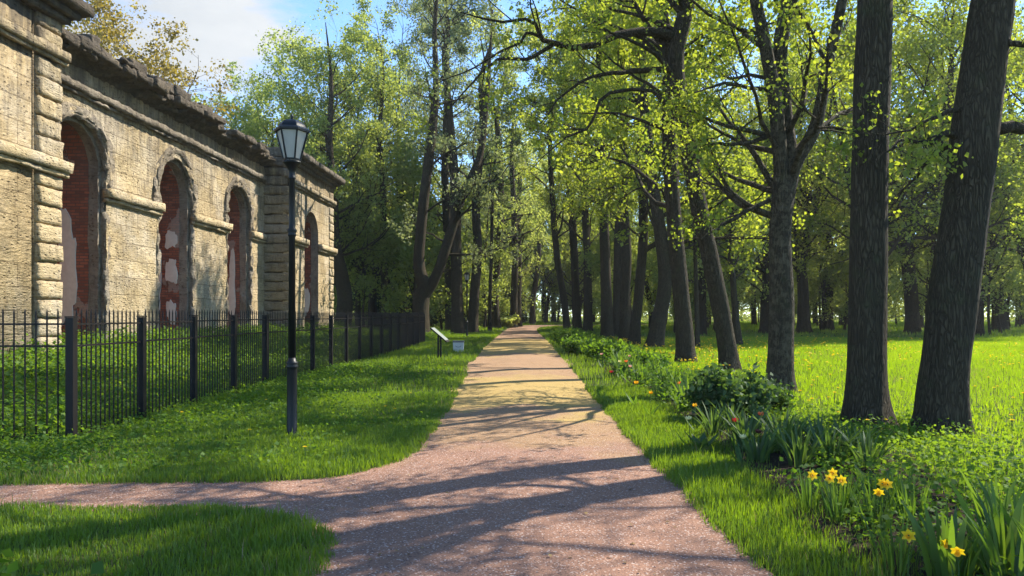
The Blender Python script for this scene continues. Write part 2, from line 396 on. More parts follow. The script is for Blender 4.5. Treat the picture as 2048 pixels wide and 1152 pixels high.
# weathered porous limestone in courses. axis: which world axis runs along the wall
def stone(name, axis='y', joints=True, dark=0.0, c1=(0.34,0.255,0.138), c2=(0.68,0.545,0.33), topstain=True):
    m, nt, out = mat(name)
    p = pos(nt)
    sp = N(nt, 'ShaderNodeSeparateXYZ'); L(nt, p, sp.inputs[0])
    cb = N(nt, 'ShaderNodeCombineXYZ')
    L(nt, sp.outputs[1 if axis == 'y' else 0], cb.inputs[0]); L(nt, sp.outputs[2], cb.inputs[1])
    uv = cb.outputs[0]
    n1 = noise(nt, p, 1.1, 5, 0.65); n2 = noise(nt, p, 6.5, 6, 0.7)
    lay = noise(nt, mapping(nt, p, (2.2,2.2,11)), 1.6, 6, 0.72)
    pit = N(nt, 'ShaderNodeTexVoronoi'); pit.inputs['Scale'].default_value = 8
    L(nt, mapping(nt, p, (1,0.75,1.25)), pit.inputs['Vector'])
    pits = mth(nt, 'MULTIPLY', ramp(nt, pit.outputs['Distance'], [(0.10, 0.0), (0.32, 1.0)]), 1.0)
    pmask = ramp(nt, noise(nt, p, 4.5, 4, 0.7), [(0.40, 1.0), (0.60, 0.0)])
    strk = noise(nt, mapping(nt, p, (6.5,6.5,1.1)), 1.5, 6, 0.75)
    strkm = ramp(nt, noise(nt, p, 0.8, 3, 0.5), [(0.42, 0.0), (0.62, 1.0)])
    pits = mth(nt, 'MAXIMUM', pits, pmask)
    col = mix(nt, n2, c1, c2)
    col = mix(nt, ramp(nt, lay, [(0.35, 0.55), (0.6, 0.0)]), col, tuple(x*0.62 for x in c1))
    col = mix(nt, ramp(nt, n1, [(0.52, 0.0), (0.72, 0.5)]), col, (0.52,0.36,0.15))
    col = mix(nt, mth(nt, 'MULTIPLY', mth(nt, 'SUBTRACT', 1.0, pits), 0.8), col, (0.085,0.06,0.035))
    hgt = mth(nt, 'ADD', mth(nt, 'MULTIPLY', pits, 0.8), mth(nt, 'ADD', mth(nt, 'MULTIPLY', n2, 0.8), mth(nt, 'ADD', mth(nt, 'MULTIPLY', lay, 1.1), mth(nt, 'MULTIPLY', mth(nt, 'MULTIPLY', strk, strkm), 1.8))))
    col = mix(nt, mth(nt, 'MULTIPLY', ramp(nt, strk, [(0.36, 1.0), (0.50, 0.0)]), mth(nt, 'MULTIPLY', strkm, 0.7)), col, (0.16,0.12,0.075))
    col = mix(nt, ramp(nt, noise(nt, p, 0.55, 5, 0.7), [(0.46, 0.0), (0.66, 0.55)]), col, (0.52,0.47,0.39))
    if joints:
        br = N(nt, 'ShaderNodeTexBrick'); L(nt, mapping(nt, uv, (1,1,1), (0,0,0), (0.3,0.12,0)), br.inputs['Vector'])
        br.inputs['Scale'].default_value = 1.0; br.inputs['Brick Width'].default_value = 1.35; br.inputs['Row Height'].default_value = 0.62
        br.inputs['Mortar Size'].default_value = 0.014; br.inputs['Mortar Smooth'].default_value = 0.2; br.offset = 0.5
        br.inputs['Color1'].default_value = (0.78,0.76,0.73,1); br.inputs['Color2'].default_value = (1.0,1.0,1.0,1); br.inputs['Mortar'].default_value = (0.46,0.43,0.40,1)
        col = mix(nt, 0.75, col, br.outputs['Color'], 'MULTIPLY')
        hgt = mth(nt, 'SUBTRACT', hgt, mth(nt, 'MULTIPLY', br.outputs['Fac'], 0.9))
    # soot and lichen that gathered under the broken cornice and in runs below it, and in patches
    st = noise(nt, mapping(nt, p, (1.6,1.6,0.22)), 2.6, 5, 0.68)
    if topstain:
        zt = mth(nt, 'MULTIPLY', mth(nt, 'SUBTRACT', sp.outputs[2], 6.0), 0.26)
        sm = N_clamp(nt, mth(nt, 'ADD', mth(nt, 'SUBTRACT', mth(nt, 'MULTIPLY', st, 3.6), 2.02), zt))
        col = mix(nt, mth(nt, 'MULTIPLY', sm, 0.80), col, (0.110,0.092,0.074))
    low = N_clamp(nt, mth(nt, 'ADD', mth(nt, 'MULTIPLY', mth(nt, 'SUBTRACT', 2.4, sp.outputs[2]), 0.35), mth(nt, 'MULTIPLY', mth(nt, 'SUBTRACT', st, 0.5), 1.6)))
    col = mix(nt, mth(nt, 'MULTIPLY', low, 0.4), col, (0.40,0.37,0.32))
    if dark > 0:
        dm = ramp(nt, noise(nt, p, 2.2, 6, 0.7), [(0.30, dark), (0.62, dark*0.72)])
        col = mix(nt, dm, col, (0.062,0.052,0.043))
    bsdf(nt, out, col, 0.95, bump(nt, hgt, 1.0, 0.075), 0.12)
    return m
M['stone'] = stone('pitted_limestone')
M['stone_plain'] = stone('pitted_limestone_blocks', joints=False)
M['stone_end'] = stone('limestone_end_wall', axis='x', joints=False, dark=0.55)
M['stone_dark'] = stone('sooty_limestone', joints=False, dark=0.93)
M['stone_grey'] = stone('grey_limestone_surround', joints=False, dark=0.42, c1=(0.29,0.235,0.165), c2=(0.47,0.40,0.295))

m, nt, out = mat('old_red_brick')
p = pos(nt)
sp = N(nt, 'ShaderNodeSeparateXYZ'); L(nt, p, sp.inputs[0])
cb = N(nt, 'ShaderNodeCombineXYZ'); L(nt, mth(nt, 'ADD', sp.outputs[1], sp.outputs[0]), cb.inputs[0]); L(nt, sp.outputs[2], cb.inputs[1])
wob = N(nt, 'ShaderNodeVectorMath', operation='ADD'); L(nt, cb.outputs[0], wob.inputs[0])
nz = N(nt, 'ShaderNodeTexNoise'); nz.inputs['Scale'].default_value = 5; L(nt, p, nz.inputs['Vector'])
sv = N(nt, 'ShaderNodeVectorMath', operation='SCALE'); L(nt, nz.outputs['Color'], sv.inputs[0]); sv.inputs['Scale'].default_value = 0.03
L(nt, sv.outputs[0], wob.inputs[1])
br = N(nt, 'ShaderNodeTexBrick'); L(nt, wob.outputs[0], br.inputs['Vector'])
br.inputs['Scale'].default_value = 1.0; br.inputs['Brick Width'].default_value = 0.30; br.inputs['Row Height'].default_value = 0.105; br.inputs['Mortar Size'].default_value = 0.013
br.inputs['Color1'].default_value = (0.42,0.14,0.075,1); br.inputs['Color2'].default_value = (0.20,0.07,0.045,1); br.inputs['Mortar'].default_value = (0.11,0.08,0.062,1)
n1 = noise(nt, p, 1.3, 5, 0.65)
col = mix(nt, ramp(nt, n1, [(0.42, 0.0), (0.7, 0.7)]), br.outputs['Color'], (0.15,0.085,0.06))
pl = ramp(nt, noise(nt, mapping(nt, p, (1,1,0.7), (0,0,0), (2.0,0.7,1.0)), 0.8, 5, 0.6), [(0.60, 0.0), (0.615, 1.0)])
col = mix(nt, mth(nt, 'MULTIPLY', pl, 0.5), col, (0.42,0.37,0.30))
h = mth(nt, 'ADD', mth(nt, 'SUBTRACT', mth(nt, 'MULTIPLY', noise(nt, p, 25, 4, 0.7), 0.6), br.outputs['Fac']), mth(nt, 'MULTIPLY', pl, 1.2))
bsdf(nt, out, col, 0.95, bump(nt, h, 1.0, 0.035), 0.12)
M['brick'] = m
M['plaster'] = simple('old_plaster', (0.60,0.57,0.49), 0.92, 0, 0.2, 5, 0.22, 0.5, 0.02)

# ------------------------------------------------------------------ ground and path
def lines(*segs):
    out = []
    for a, b, n in segs: out += list(np.linspace(a, b, n, endpoint=False))
    out.append(segs[-1][1]); return np.array(out)
def grid_mesh(name, xs, ys, zf, material, keep=None):
    X, Y = np.meshgrid(xs, ys)
    x = X.ravel(); y = Y.ravel()
    z = zf(x, y)
    nx, ny = len(xs), len(ys)
    i = np.arange((ny-1)*(nx-1)); r = i//(nx-1); c = i % (nx-1)
    a = r*nx+c
    Fq = np.stack([a, a+1, a+1+nx, a+nx], 1)
    if keep is not None:
        k = keep(x, y); Fq = Fq[k[Fq].any(axis=1)]
    return np_mesh(name, np.stack([x, y, z], 1), [Fq], material, smooth=True)

def ground_z(x, y):
    sd = path_sd(x, y)
    return T(x, y) - 0.06 + 0.07*sstep(-0.12, 0.08, sd)*sstep(200, 60, y) + 0.05*sstep(60, 200, y)
xs = lines((-600,-60,16), (-60,-16,16), (-16,-8,24), (-8,4,150), (4,10,40), (10,30,30), (30,90,16), (90,600,14))
ys = lines((-60,2,12), (2,9,90), (9,20,80), (20,50,80), (50,110,70), (110,200,14), (200,900,14))
g = grid_mesh('ground', xs, ys, ground_z, M['ground']); tag(g, kind='structure')
xs = lines((-9.4,-4,40), (-4,2,75), (2,26,40)); ys = lines((1,9,90), (9,25,80), (25,60,70), (60,104,50))
def pz(x, y):
    c = np.interp(y, [0, 20, 60], [0.0, -0.6, -1.9])
    return T(x, y) + 0.045*np.exp(-((x-c)/1.1)**2) + 0.012*np.sin(y*0.8+x)*np.sin(y*0.33)
pth = grid_mesh('path', xs, ys, pz, M['grit'], keep=lambda x, y: path_sd(x, y) < 0.15); tag(pth, kind='structure')

# ------------------------------------------------------------------ trees
def nrm(a): return a/np.maximum(np.linalg.norm(a, axis=-1, keepdims=True), 1e-9)
def grow(rng, S, D, Ln, R0, n, wig, up, tip=0.25):
    B = len(S); P = np.zeros((B, n+1, 3)); P[:, 0] = S; d = nrm(D).copy()
    for i in range(n):
        d = nrm(d + wig*rng.normal(size=(B, 3)) + np.array([0, 0, 1.0])*up)
        P[:, i+1] = P[:, i] + d*(Ln/n)[:, None]
    R = R0[:, None]*np.linspace(1, tip, n+1)[None, :]
    return P, R
def sprout(rng, P, R, k, t0, t1, ang, lenf, rf, minr=0.004):
    """k children per branch"""
    B, n1, _ = P.shape
    idx = np.repeat(np.arange(B), k); m = len(idx)
    t = (t0 + (t1-t0)*rng.random(m)**0.85)*(n1-1)
    i = np.minimum(t.astype(int), n1-2); f = (t-i)[:, None]
    S = P[idx, i]*(1-f)+P[idx, i+1]*f
    tan = nrm(P[idx, i+1]-P[idx, i])
    perp = nrm(np.cross(tan, rng.normal(size=(m, 3))))
    a = np.radians(ang[0]+(ang[1]-ang[0])*rng.random(m))[:, None]
    D = tan*np.cos(a)+perp*np.sin(a)
    r = R[idx, i]*rf*(0.7+0.5*rng.random(m))
    full = np.linalg.norm(np.diff(P, axis=1), axis=2).sum(1)[idx]
    Ln = full*lenf*(0.6+0.7*rng.random(m))*(1.15-0.6*t/(n1-1))
    return S, D, Ln, np.maximum(r, minr)
def tubes(P, R, s):
    B, n1, _ = P.shape
    tan = np.zeros_like(P); tan[:, 1:-1] = P[:, 2:]-P[:, :-2]; tan[:, 0] = P[:, 1]-P[:, 0]; tan[:, -1] = P[:, -1]-P[:, -2]
    tan = nrm(tan)
    t0 = tan[:, 0]
    ref = np.where(np.abs(t0[:, 2:3]) < 0.9, np.array([[0, 0, 1.0]]), np.array([[1.0, 0, 0]]))
    u = nrm(ref[:, None, :]-tan*np.sum(tan*ref[:, None, :], axis=2, keepdims=True)); w = np.cross(tan, u)
    a = np.arange(s)*2*PI/s
    V = P[:, :, None, :] + R[:, :, None, None]*(u[:, :, None, :]*np.cos(a)[None, None, :, None]+w[:, :, None, :]*np.sin(a)[None, None, :, None])
    b = np.arange(B)[:, None, None]*n1*s + np.arange(n1-1)[None, :, None]*s
    k = np.arange(s)[None, None, :]; k2 = (k+1) % s
    Fq = np.stack([b+k, b+k2, b+s+k2, b+s+k], -1).reshape(-1, 4)
    return V.reshape(-1, 3), Fq
def catmull(ctrl, n):
    c = np.array(ctrl, dtype=float)
    c = np.vstack([2*c[0]-c[1], c, 2*c[-1]-c[-2]]); m = len(c)-3
    t = np.linspace(0, m-1e-6, n); i = t.astype(int); f = (t-i)[:, None]
    p0, p1, p2, p3 = c[i], c[i+1], c[i+2], c[i+3]
    return 0.5*((2*p1)+(-p0+p2)*f+(2*p0-5*p1+4*p2-p3)*f**2+(-p0+3*p1-3*p2+p3)*f**3)
def stem_mesh(ctrl, n, s, flare=0.0, rough=0.03, seed=0):
    """ctrl rows x, y, z, r"""
    q = catmull(ctrl, n); P = q[None, :, :3]; R = np.maximum(q[None, :, 3], 0.01)
    if flare:
        z = q[:, 2]-q[0, 2]; R = R*(1+flare*np.exp(-np.maximum(z-0.1, 0)/0.28))[None, :]
    V, Fq = tubes(P, R, s)
    ax = np.repeat(P[0], s, axis=0); rad = V-ax; rr = np.linalg.norm(rad, axis=1, keepdims=True)
    a = np.tile(np.arange(s)*2*PI/s, n)
    z0 = ax[:, 2]-ax[0, 2]
    lob = 1 + (0.10*np.sin(a*3+seed)+0.07*np.sin(a*5+seed*2.3))*np.exp(-z0/0.6)*(1 if flare else 0.3)
    nz = rough*2.0*pnoise(V*np.array([1, 1, 0.5])+seed*3.1, 2.2/np.maximum(1, 1), 2)[:, None] + rough*1.0*pnoise(V*np.array([1,1,.3])+seed, 9.0, 2)[:, None]
    V = ax + rad*(lob[:, None]+nz)
    return V, Fq, P[0], R[0]
def leaves(rng, anchors, per, spread, size, up=0.35, droop=0.3):
    m = len(anchors)*per
    C = np.repeat(anchors, per, axis=0) + rng.normal(size=(m, 3))*spread
    nvec = nrm(rng.normal(size=(m, 3))+np.array([0, 0, up]))
    a = nrm(np.cross(nvec, rng.normal(size=(m, 3)))+np.array([0, 0, -droop])); b = nrm(np.cross(nvec, a))
    sz = (size*np.clip(np.exp(rng.normal(size=m)*0.33), 0.4, 1.5)*np.repeat(0.75+0.4*rng.random(len(anchors)), per))[:, None]
    v = np.stack([C, C+a*sz*0.45+b*sz*0.42+nvec*sz*0.12, C+a*sz, C+a*sz*0.45-b*sz*0.42+nvec*sz*0.12], 1).reshape(-1, 3)
    f = np.arange(m*4).reshape(-1, 4)
    return v, f, C
def leaf_tint(rng, C, per):
    m = len(C)
    base = 0.5+0.3*pnoise(C, 0.9, 2)
    return np.clip(base + rng.normal(size=m)*0.16, 0, 1)

def build_tree(name, stems, bark, leafm, rng, loc=(0,0,0), nbr=26, blen=4.5, brange=(0.3,1.0), bang=(45,75), k2=7, k3=5,
               nleaf=9000, lsize=0.12, per=4, spread=0.14, up1=0.05, wig=0.16, sides=14, flare=0.35, limbs=(), rough=0.03, top=True, hang=0.0, topf=0.75):
    """stems: list of control rows (x,y,z,r) in the tree's own space; limbs the same, hand-placed"""
    root = empty(name, loc)
    Vs = []; Fs = []; off = 0
    def push(V, Fq):
        nonlocal off
        Vs.append(V); Fs.append(Fq+off); off += len(V)
    L1 = []
    for si, st in enumerate(stems):
        n = max(14, int(8+2.2*(st[-1][2]-st[0][2])))
        V, Fq, P, R = stem_mesh(st, n, sides if si == 0 else max(8, sides-4), flare if si == 0 else 0, rough, si+float(rng.random()*9))
        push(V, Fq); L1.append((P[None], R[None], 1.0))
    anchors = []; wts = []
    L2src = []
    for lb in limbs:
        q = catmull(lb, 14); P = q[None, :, :3]; R = q[None, :, 3]
        P = P + rng.normal(size=P.shape)*0.03*np.linspace(0, 1, 14)[None, :, None]
        V, Fq = tubes(P, R, 7); push(V, Fq); L2src.append((P, R))
    if nbr:
        Ptot = [x[0] for x in L1]
        per_stem = [max(2, int(nbr*(p[0, -1, 2]-p[0, 0, 2])/sum(q[0, -1, 2]-q[0, 0, 2] for q in Ptot))) for p in Ptot]
        for (P, R, _), kb, st in zip(L1, per_stem, range(len(L1))):
            lo = brange[0] if st == 0 or len(L1) == 1 else max(0.12, brange[0]-0.25)
            S, D, Ln, r = sprout(rng, P, R, kb, lo, brange[1], bang, 0.0, 0.42, 0.02)
            h = (S[:, 2])/max(0.1, P[0, -1, 2])
            Ln = blen*(0.55+0.6*rng.random(len(S)))*np.clip(1.25-topf*h, 0.3, 1)
            r = np.minimum(r, 0.03+Ln*0.014)
            B, RB = grow(rng, S, D, Ln, r, 7, wig, up1, 0.2)
            V, Fq = tubes(B, RB, 6); push(V, Fq); L2src.append((B, RB))
    for li, (P, R) in enumerate(L2src):
        S, D, Ln, r = sprout(rng, P, R, k2 if li >= len(limbs) else 3, 0.3, 1.0, (30, 65), 0.42, 0.5, 0.006)
        Ln = np.clip(Ln, 0.4, 2.6)
        B, RB = grow(rng, S, D, Ln, np.minimum(r, 0.035), 5, wig*1.1, 0.03-hang, 0.25)
        V, Fq = tubes(B, RB, 4); push(V, Fq)
        S, D, Ln, r = sprout(rng, B, RB, k3, 0.2, 1.0, (25, 60), 0.5, 0.5, 0.0035)
        Ln = np.clip(Ln, 0.25, 1.1)
        B3, R3 = grow(rng, S, D, Ln, np.minimum(r, 0.012), 3, wig, -hang, 0.4)
        V, Fq = tubes(B3, R3, 3); push(V, Fq)
        anchors.append(B3[:, 2]); anchors.append(B3[:, 3]); anchors.append(B[:, -1]); anchors.append(B[:, 3])
    tr = np_mesh('trunk', np.vstack(Vs), [np.vstack(Fs)], bark, root, smooth=True)
    A = np.vstack(anchors)
    na = max(1, nleaf//per)
    A = A[rng.choice(len(A), na, replace=na > len(A))]
    v, f, C = leaves(rng, A, per, spread, lsize)
    np_mesh('crown', v, [f], leafm, root, tint=leaf_tint(rng, C, per))
    return root

def straight(h, r, lean=(0,0), wob=0.15, rng=RNG, fork=0.0):
    z = [-0.15, h*0.12, h*0.3, h*0.5, h*0.72, h]
    rr = [r, r*0.92, r*0.8, r*0.62, r*0.38, r*0.05]
    return [[(lean[0]*zz/h)+(rng.normal()*wob if k > 1 else 0), (lean[1]*zz/h)+(rng.normal()*wob if k > 1 else 0), zz, q] for k, (zz, q) in enumerate(zip(z, rr))]

def base(px, d, z0=None):
    x = (px-VPX)/F*d
    return (x, d, Tz(x, d))
def rel(pts, b):
    """pixel control points (px, py, d, r) -> rows relative to the base b"""
    out = []
    for (px, py, d, r) in pts:
        p = P3(px, py, d); out.append([p[0]-b[0], p[1]-b[1], p[2]-b[2], r])
    return out

GR_ROW = 'old trees lining the path'
# --- the two massive trunks at the right
b1 = base(1738, 10.3); zb = b1[2]
st = [[0,0,-0.2,0.33]]+rel([(1733,760,10.3,0.265),(1737,520,10.3,0.25),(1741,250,10.3,0.24),(1750,20,10.3,0.23),(1752,-200,10.35,0.22)], b1)+[[0.25,0.2,9.5,0.16],[0.1,0.6,12.5,0.10],[0.3,0.4,16,0.03]]
t = build_tree('lime_tree', [st, [[0.12,0.05,6.4,0.13],[-0.7,-0.7,8.4,0.11],[-1.3,-1.9,10.5,0.08],[-1.2,-2.6,13,0.02]]], M['bark'], M['leaf_maple'], np.random.default_rng(11), b1, nbr=20, blen=3.8, brange=(0.52,1.0), nleaf=16000, lsize=0.06, per=5, spread=0.10, up1=0.12, bang=(30,62), k2=10, k3=8, sides=40, flare=0.42, rough=0.022)
tag(t, 'thick straight dark trunk nearest the path and flower bed on the lawn edge', 'tree', GR_ROW)
b2 = base(1882, 10.0)
st = [[-0.02,0,-0.2,0.35]]+rel([(1885,770,10.0,0.31),(1905,600,10.0,0.30),(1935,400,10.0,0.30),(1958,200,10.05,0.285),(1985,20,10.1,0.27),(2012,-160,10.2,0.24)], b2)+[[1.25,0.35,8.8,0.18],[1.5,0.3,12,0.1],[1.3,0.6,16,0.03]]
t = build_tree('lime_tree', [st], M['bark'], M['leaf_maple'], np.random.default_rng(12), b2, nbr=20, blen=4.0, brange=(0.52,1.0), nleaf=17000, lsize=0.06, per=5, spread=0.10, up1=0.12, bang=(30,62), k2=10, k3=8, sides=40, flare=0.3, rough=0.03,
    limbs=[rel([(1975,255,10.0,0.09),(2010,255,10.0,0.085),(2080,250,10.1,0.075),(2180,180,10.3,0.05),(2300,90,10.5,0.02)], b2),
           rel([(1920,275,10.0,0.055),(1890,268,9.9,0.045),(1860,285,9.8,0.03),(1800,280,9.6,0.02),(1745,330,9.5,0.008)], b2),
           rel([(1925,290,10.2,0.045),(1880,300,10.5,0.04),(1840,345,10.9,0.022),(1770,420,11.3,0.008)], b2),
           rel([(1950,215,10.0,0.045),(1890,225,9.9,0.03),(1820,260,9.8,0.018),(1720,270,9.8,0.007)], b2),
           rel([(1985,60,10.0,0.05),(2040,90,9.8,0.04),(2090,60,9.6,0.03),(2150,20,9.5,0.01)], b2)])
tag(t, 'thick dark trunk leaning right with a knobbly bulge, rightmost on the lawn', 'tree', GR_ROW)
bx = (13.0, 11.2, Tz(13.0, 11.2))
t = build_tree('lime_tree', [straight(18, 0.33, (0.4, -0.3), 0.2, np.random.default_rng(8))], M['bark'], M['leaf_maple'], np.random.default_rng(19), bx, nbr=26, blen=4.6, brange=(0.42,1.0), nleaf=8500, lsize=0.065, per=5, spread=0.11, up1=0.08, bang=(40,70), k2=10, k3=8)
tag(t, 'lime tree on the lawn whose crown shades the near end of the path', 'tree', GR_ROW)
# --- forked tree with lichen
b3 = base(1558, 15.6)
st0 = [[0.02,0,-0.2,0.31]]+rel([(1560,720,15.6,0.27),(1563,600,15.6,0.25),(1560,480,15.6,0.235),(1565,390,15.6,0.225),(1562,330,15.6,0.16),(1550,200,15.5,0.15),(1528,80,15.4,0.13),(1500,-60,15.2,0.11),(1480,-250,15,0.07),(1450,-480,14.8,0.02)], b3)
st1 = rel([(1565,400,15.65,0.2),(1580,340,15.7,0.18),(1568,220,15.8,0.165),(1560,100,15.9,0.15),(1580,-30,16,0.13),(1610,-250,16.1,0.08),(1600,-500,16.3,0.02)], b3)
st2 = rel([(1566,420,15.6,0.19),(1590,330,15.6,0.15),(1632,250,15.6,0.13),(1655,130,15.6,0.115),(1685,0,15.6,0.1),(1720,-200,15.7,0.06),(1740,-420,15.8,0.02)], b3)
st3 = rel([(1562,110,15.85,0.12),(1572,40,15.9,0.12),(1590,-20,15.9,0.11),(1640,-200,16.5,0.06),(1650,-420,16.9,0.02)], b3)
t = build_tree('maple_tree', [st0, st1, st2, st3], M['bark_lichen'], M['leaf_maple'], np.random.default_rng(13), b3, nbr=40, blen=4.0, brange=(0.30,1.0), nleaf=19000, lsize=0.07, per=8, spread=0.11, sides=32, flare=0.4, rough=0.03,
    limbs=[rel([(1540,400,15.6,0.05),(1490,425,15.5,0.045),(1440,455,15.4,0.035),(1400,480,15.2,0.015)], b3),
           rel([(1555,265,15.6,0.05),(1500,285,15.4,0.045),(1430,290,15.2,0.03),(1380,300,15.0,0.012)], b3),
           rel([(1545,180,15.6,0.05),(1500,175,15.2,0.04),(1440,168,15,0.03),(1390,185,14.8,0.012)], b3)])
tag(t, 'mottled lichen trunk forking into several upright stems above the lawn', 'tree', GR_ROW)
# --- leaning tree with the crooked limb
b4 = base(1462, 20.5)
st = [[0.0,0,-0.2,0.29]]+rel([(1448,660,20.5,0.25),(1425,540,20.4,0.24),(1395,400,20.3,0.23),(1368,250,20.2,0.22),(1352,120,20.1,0.21),(1372,20,20.0,0.21),(1400,-120,20,0.16),(1430,-330,20,0.09),(1440,-560,20.2,0.02)], b4)
t = build_tree('maple_tree', [st], M['bark'], M['leaf_maple'], np.random.default_rng(14), b4, nbr=26, blen=5.0, brange=(0.5,1.0), nleaf=16500, lsize=0.085, per=8, spread=0.12, sides=28, flare=0.35, rough=0.025,
    limbs=[rel([(1352,75,20.1,0.15),(1310,62,19.8,0.13),(1240,68,19.4,0.10),(1170,95,19.0,0.085),(1120,88,18.8,0.075),(1082,78,18.6,0.06),(1075,55,18.5,0.05),(1048,38,18.4,0.04),(980,45,18.2,0.03),(920,25,18,0.012)], b4),
           rel([(1105,90,18.8,0.055),(1080,105,18.7,0.05),(1050,118,18.6,0.045),(1000,118,18.4,0.038),(960,150,18.2,0.028),(900,220,18.0,0.012)], b4),
           rel([(1083,75,18.6,0.045),(1055,65,18.6,0.04),(1040,85,18.5,0.035),(1005,100,18.5,0.03),(940,140,18.4,0.02),(870,170,18.3,0.008)], b4),
           rel([(1345,140,20.1,0.09),(1290,140,19.8,0.08),(1240,145,19.5,0.06),(1190,150,19.2,0.045),(1130,190,19,0.03),(1080,250,18.8,0.012)], b4),
           rel([(1350,230,20.2,0.06),(1300,180,19.7,0.05),(1210,190,19.3,0.045),(1190,235,19.2,0.04),(1160,265,19,0.035),(1110,290,18.8,0.02),(1060,340,18.6,0.008)], b4),
           rel([(1365,260,20.2,0.05),(1410,230,20.0,0.045),(1460,180,19.8,0.03),(1500,130,19.6,0.012)], b4)])
tag(t, 'leaning tree with a crooked bare limb reaching over the path', 'tree', GR_ROW)
# --- next trunks of the row: hand-shaped stems
def row_tree(px, d, pts, seed, label, leaf='leaf_maple', nleaf=16500, nbr=34, blen=4.6, h=17.0, r=0.28, bark='bark', lsize=0.125, limbs=None, br=(0.34,1.0), kind='maple_tree', group=GR_ROW, per=5, up1=0.05, bang=(45,75), k2=7, k3=5, stems2=(), hang=0.0):
    b = base(px, d); rng = np.random.default_rng(seed)
    st = [[0, 0, -0.2, r*1.05]]+rel([(x, y, d, q) for (x, y, q) in pts], b)
    zt = st[-1][2]
    if zt < h:
        lx, ly = st[-1][0], st[-1][1]; r1 = st[-1][3]
        for k, f in ((0.35, 0.75), (0.7, 0.42), (1.0, 0.08)):
            st.append([lx+rng.normal()*0.35*(k+0.3), ly+rng.normal()*0.35*(k+.3), zt+(h-zt)*k, r1*f])
    ex = [rel([(x, y, d+dd, q) for (x, y, dd, q) in s2], b) for s2 in stems2]
    t = build_tree(kind, [st]+ex, M[bark], M[leaf], rng, b, nbr=nbr, blen=blen, brange=br, bang=bang, nleaf=nleaf, lsize=lsize, per=8, spread=0.15, sides=22, flare=0.35, rough=0.03, up1=up1, k2=k2, k3=k3,
                   limbs=[rel([(x, y, d+dd, q) for (x, y, dd, q) in lb], b) for lb in (limbs or [])], hang=hang)
    return tag(t, label, 'tree', group)
row_tree(1374, 24.0, [(1368,650,0.285),(1358,540,0.265),(1345,400,0.25),(1338,250,0.23),(1336,100,0.2)], 15, 'straight dark trunk just behind and left of the leaning tree', r=0.31)
row_tree(1306, 33, [(1318,640,0.34),(1330,560,0.31),(1318,450,0.28),(1300,330,0.25),(1290,230,0.22)], 16, 'trunk with a swollen curving foot, widest of the shaded trunk row', r=0.40, stems2=[[(1328,560,0,0.24),(1345,480,0,0.2),(1352,330,0.3,0.16),(1360,150,0.6,0.1),(1370,-60,0.8,0.03)]])
row_tree(1268, 36, [(1272,640,0.26),(1280,560,0.24),(1287,430,0.22),(1275,250,0.18)], 17, 'narrow trunk at the front of the clustered row, left of the swollen one', r=0.3)
row_tree(1250, 41, [(1250,600,0.30),(1253,500,0.28),(1245,380,0.25),(1250,250,0.2)], 18, 'fluted trunk tightly flanked by others in the middle of the cluster', r=0.34, h=22, nbr=42, nleaf=19000)
row_tree(1214, 44, [(1213,600,0.33),(1210,500,0.30),(1206,380,0.27),(1200,250,0.22)], 19, 'thick trunk at the path end of the clustered row above the flower bed', r=0.38, h=23, nbr=46, blen=5.4, nleaf=20000)
row_tree(1232, 48, [(1234,600,0.28),(1236,480,0.25),(1240,330,0.2)], 20, 'trunk half hidden behind the thick end trunk of the cluster', r=0.3)
row_tree(1176, 62, [(1176,600,0.36),(1174,500,0.32),(1168,380,0.28)], 21, 'farther trunk standing alone between the cluster and the slanting tree', r=0.4, h=25, nbr=48, blen=5.6, nleaf=20000, lsize=0.15)
row_tree(1155, 66, [(1152,600,0.38),(1148,500,0.34),(1140,380,0.28)], 22, 'farther dark trunk just right of the slanting tree by the path', r=0.4, h=25, nbr=48, blen=5.6, nleaf=20000, lsize=0.15, leaf='leaf_wood')
row_tree(1135, 64, [(1128,600,0.30),(1115,520,0.28),(1107,430,0.25),(1100,300,0.2)], 23, 'slender slanting trunk nearest the path where it bends', r=0.32, h=26, nbr=50, blen=6.2, nleaf=20000, lsize=0.15)
# small bright-leaved young maple low between trunks, and one at the far left side
row_tree(1395, 34, [(1392,560,0.10),(1388,450,0.08),(1380,380,0.06)], 24, 'young bright-leaved maple low behind the leaning trunk', nleaf=4500, nbr=22, blen=3.2, h=9, r=0.11, br=(0.22,1.0), kind='young_maple', group=None, lsize=0.15)
row_tree(1478, 36, [(1470,620,0.16),(1466,560,0.14),(1462,500,0.13)], 25, 'small maple with a bright clump of low leaves left of the forked tree', nleaf=5200, nbr=26, blen=3.4, h=9.5, r=0.18, br=(0.25,1.0), kind='young_maple', group=None, lsize=0.15)

# --- trees left of the path, beyond the fence end
GR_LEFT = 'trees on the left of the path beyond the fence'
row_tree(840, 47, [(842,600,0.52),(848,575,0.48),(838,520,0.36),(848,400,0.33),(866,250,0.28),(872,170,0.2)], 31, 'tree splitting low into a wide fork just past the fence end', 'leaf_grey', 8000, 30, 4.5, 26, 0.56, stems2=[[(850,590,0,0.36),(875,545,0,0.33),(900,470,0,0.30),(925,390,0,0.27),(960,310,0.5,0.22),(975,180,1,0.15),(985,20,1.5,0.05)]], group=GR_LEFT, kind='oak_tree', lsize=0.15, br=(0.4,1.0), hang=0.0)
row_tree(916, 56, [(914,600,0.44),(912,500,0.41),(910,380,0.38),(900,250,0.32),(890,120,0.25)], 32, 'heavy vertical trunk just left of the distant lamp post', 'leaf_grey', 8000, 30, 4.8, 27, 0.52, group=GR_LEFT, kind='oak_tree', lsize=0.15, br=(0.38,1.0))
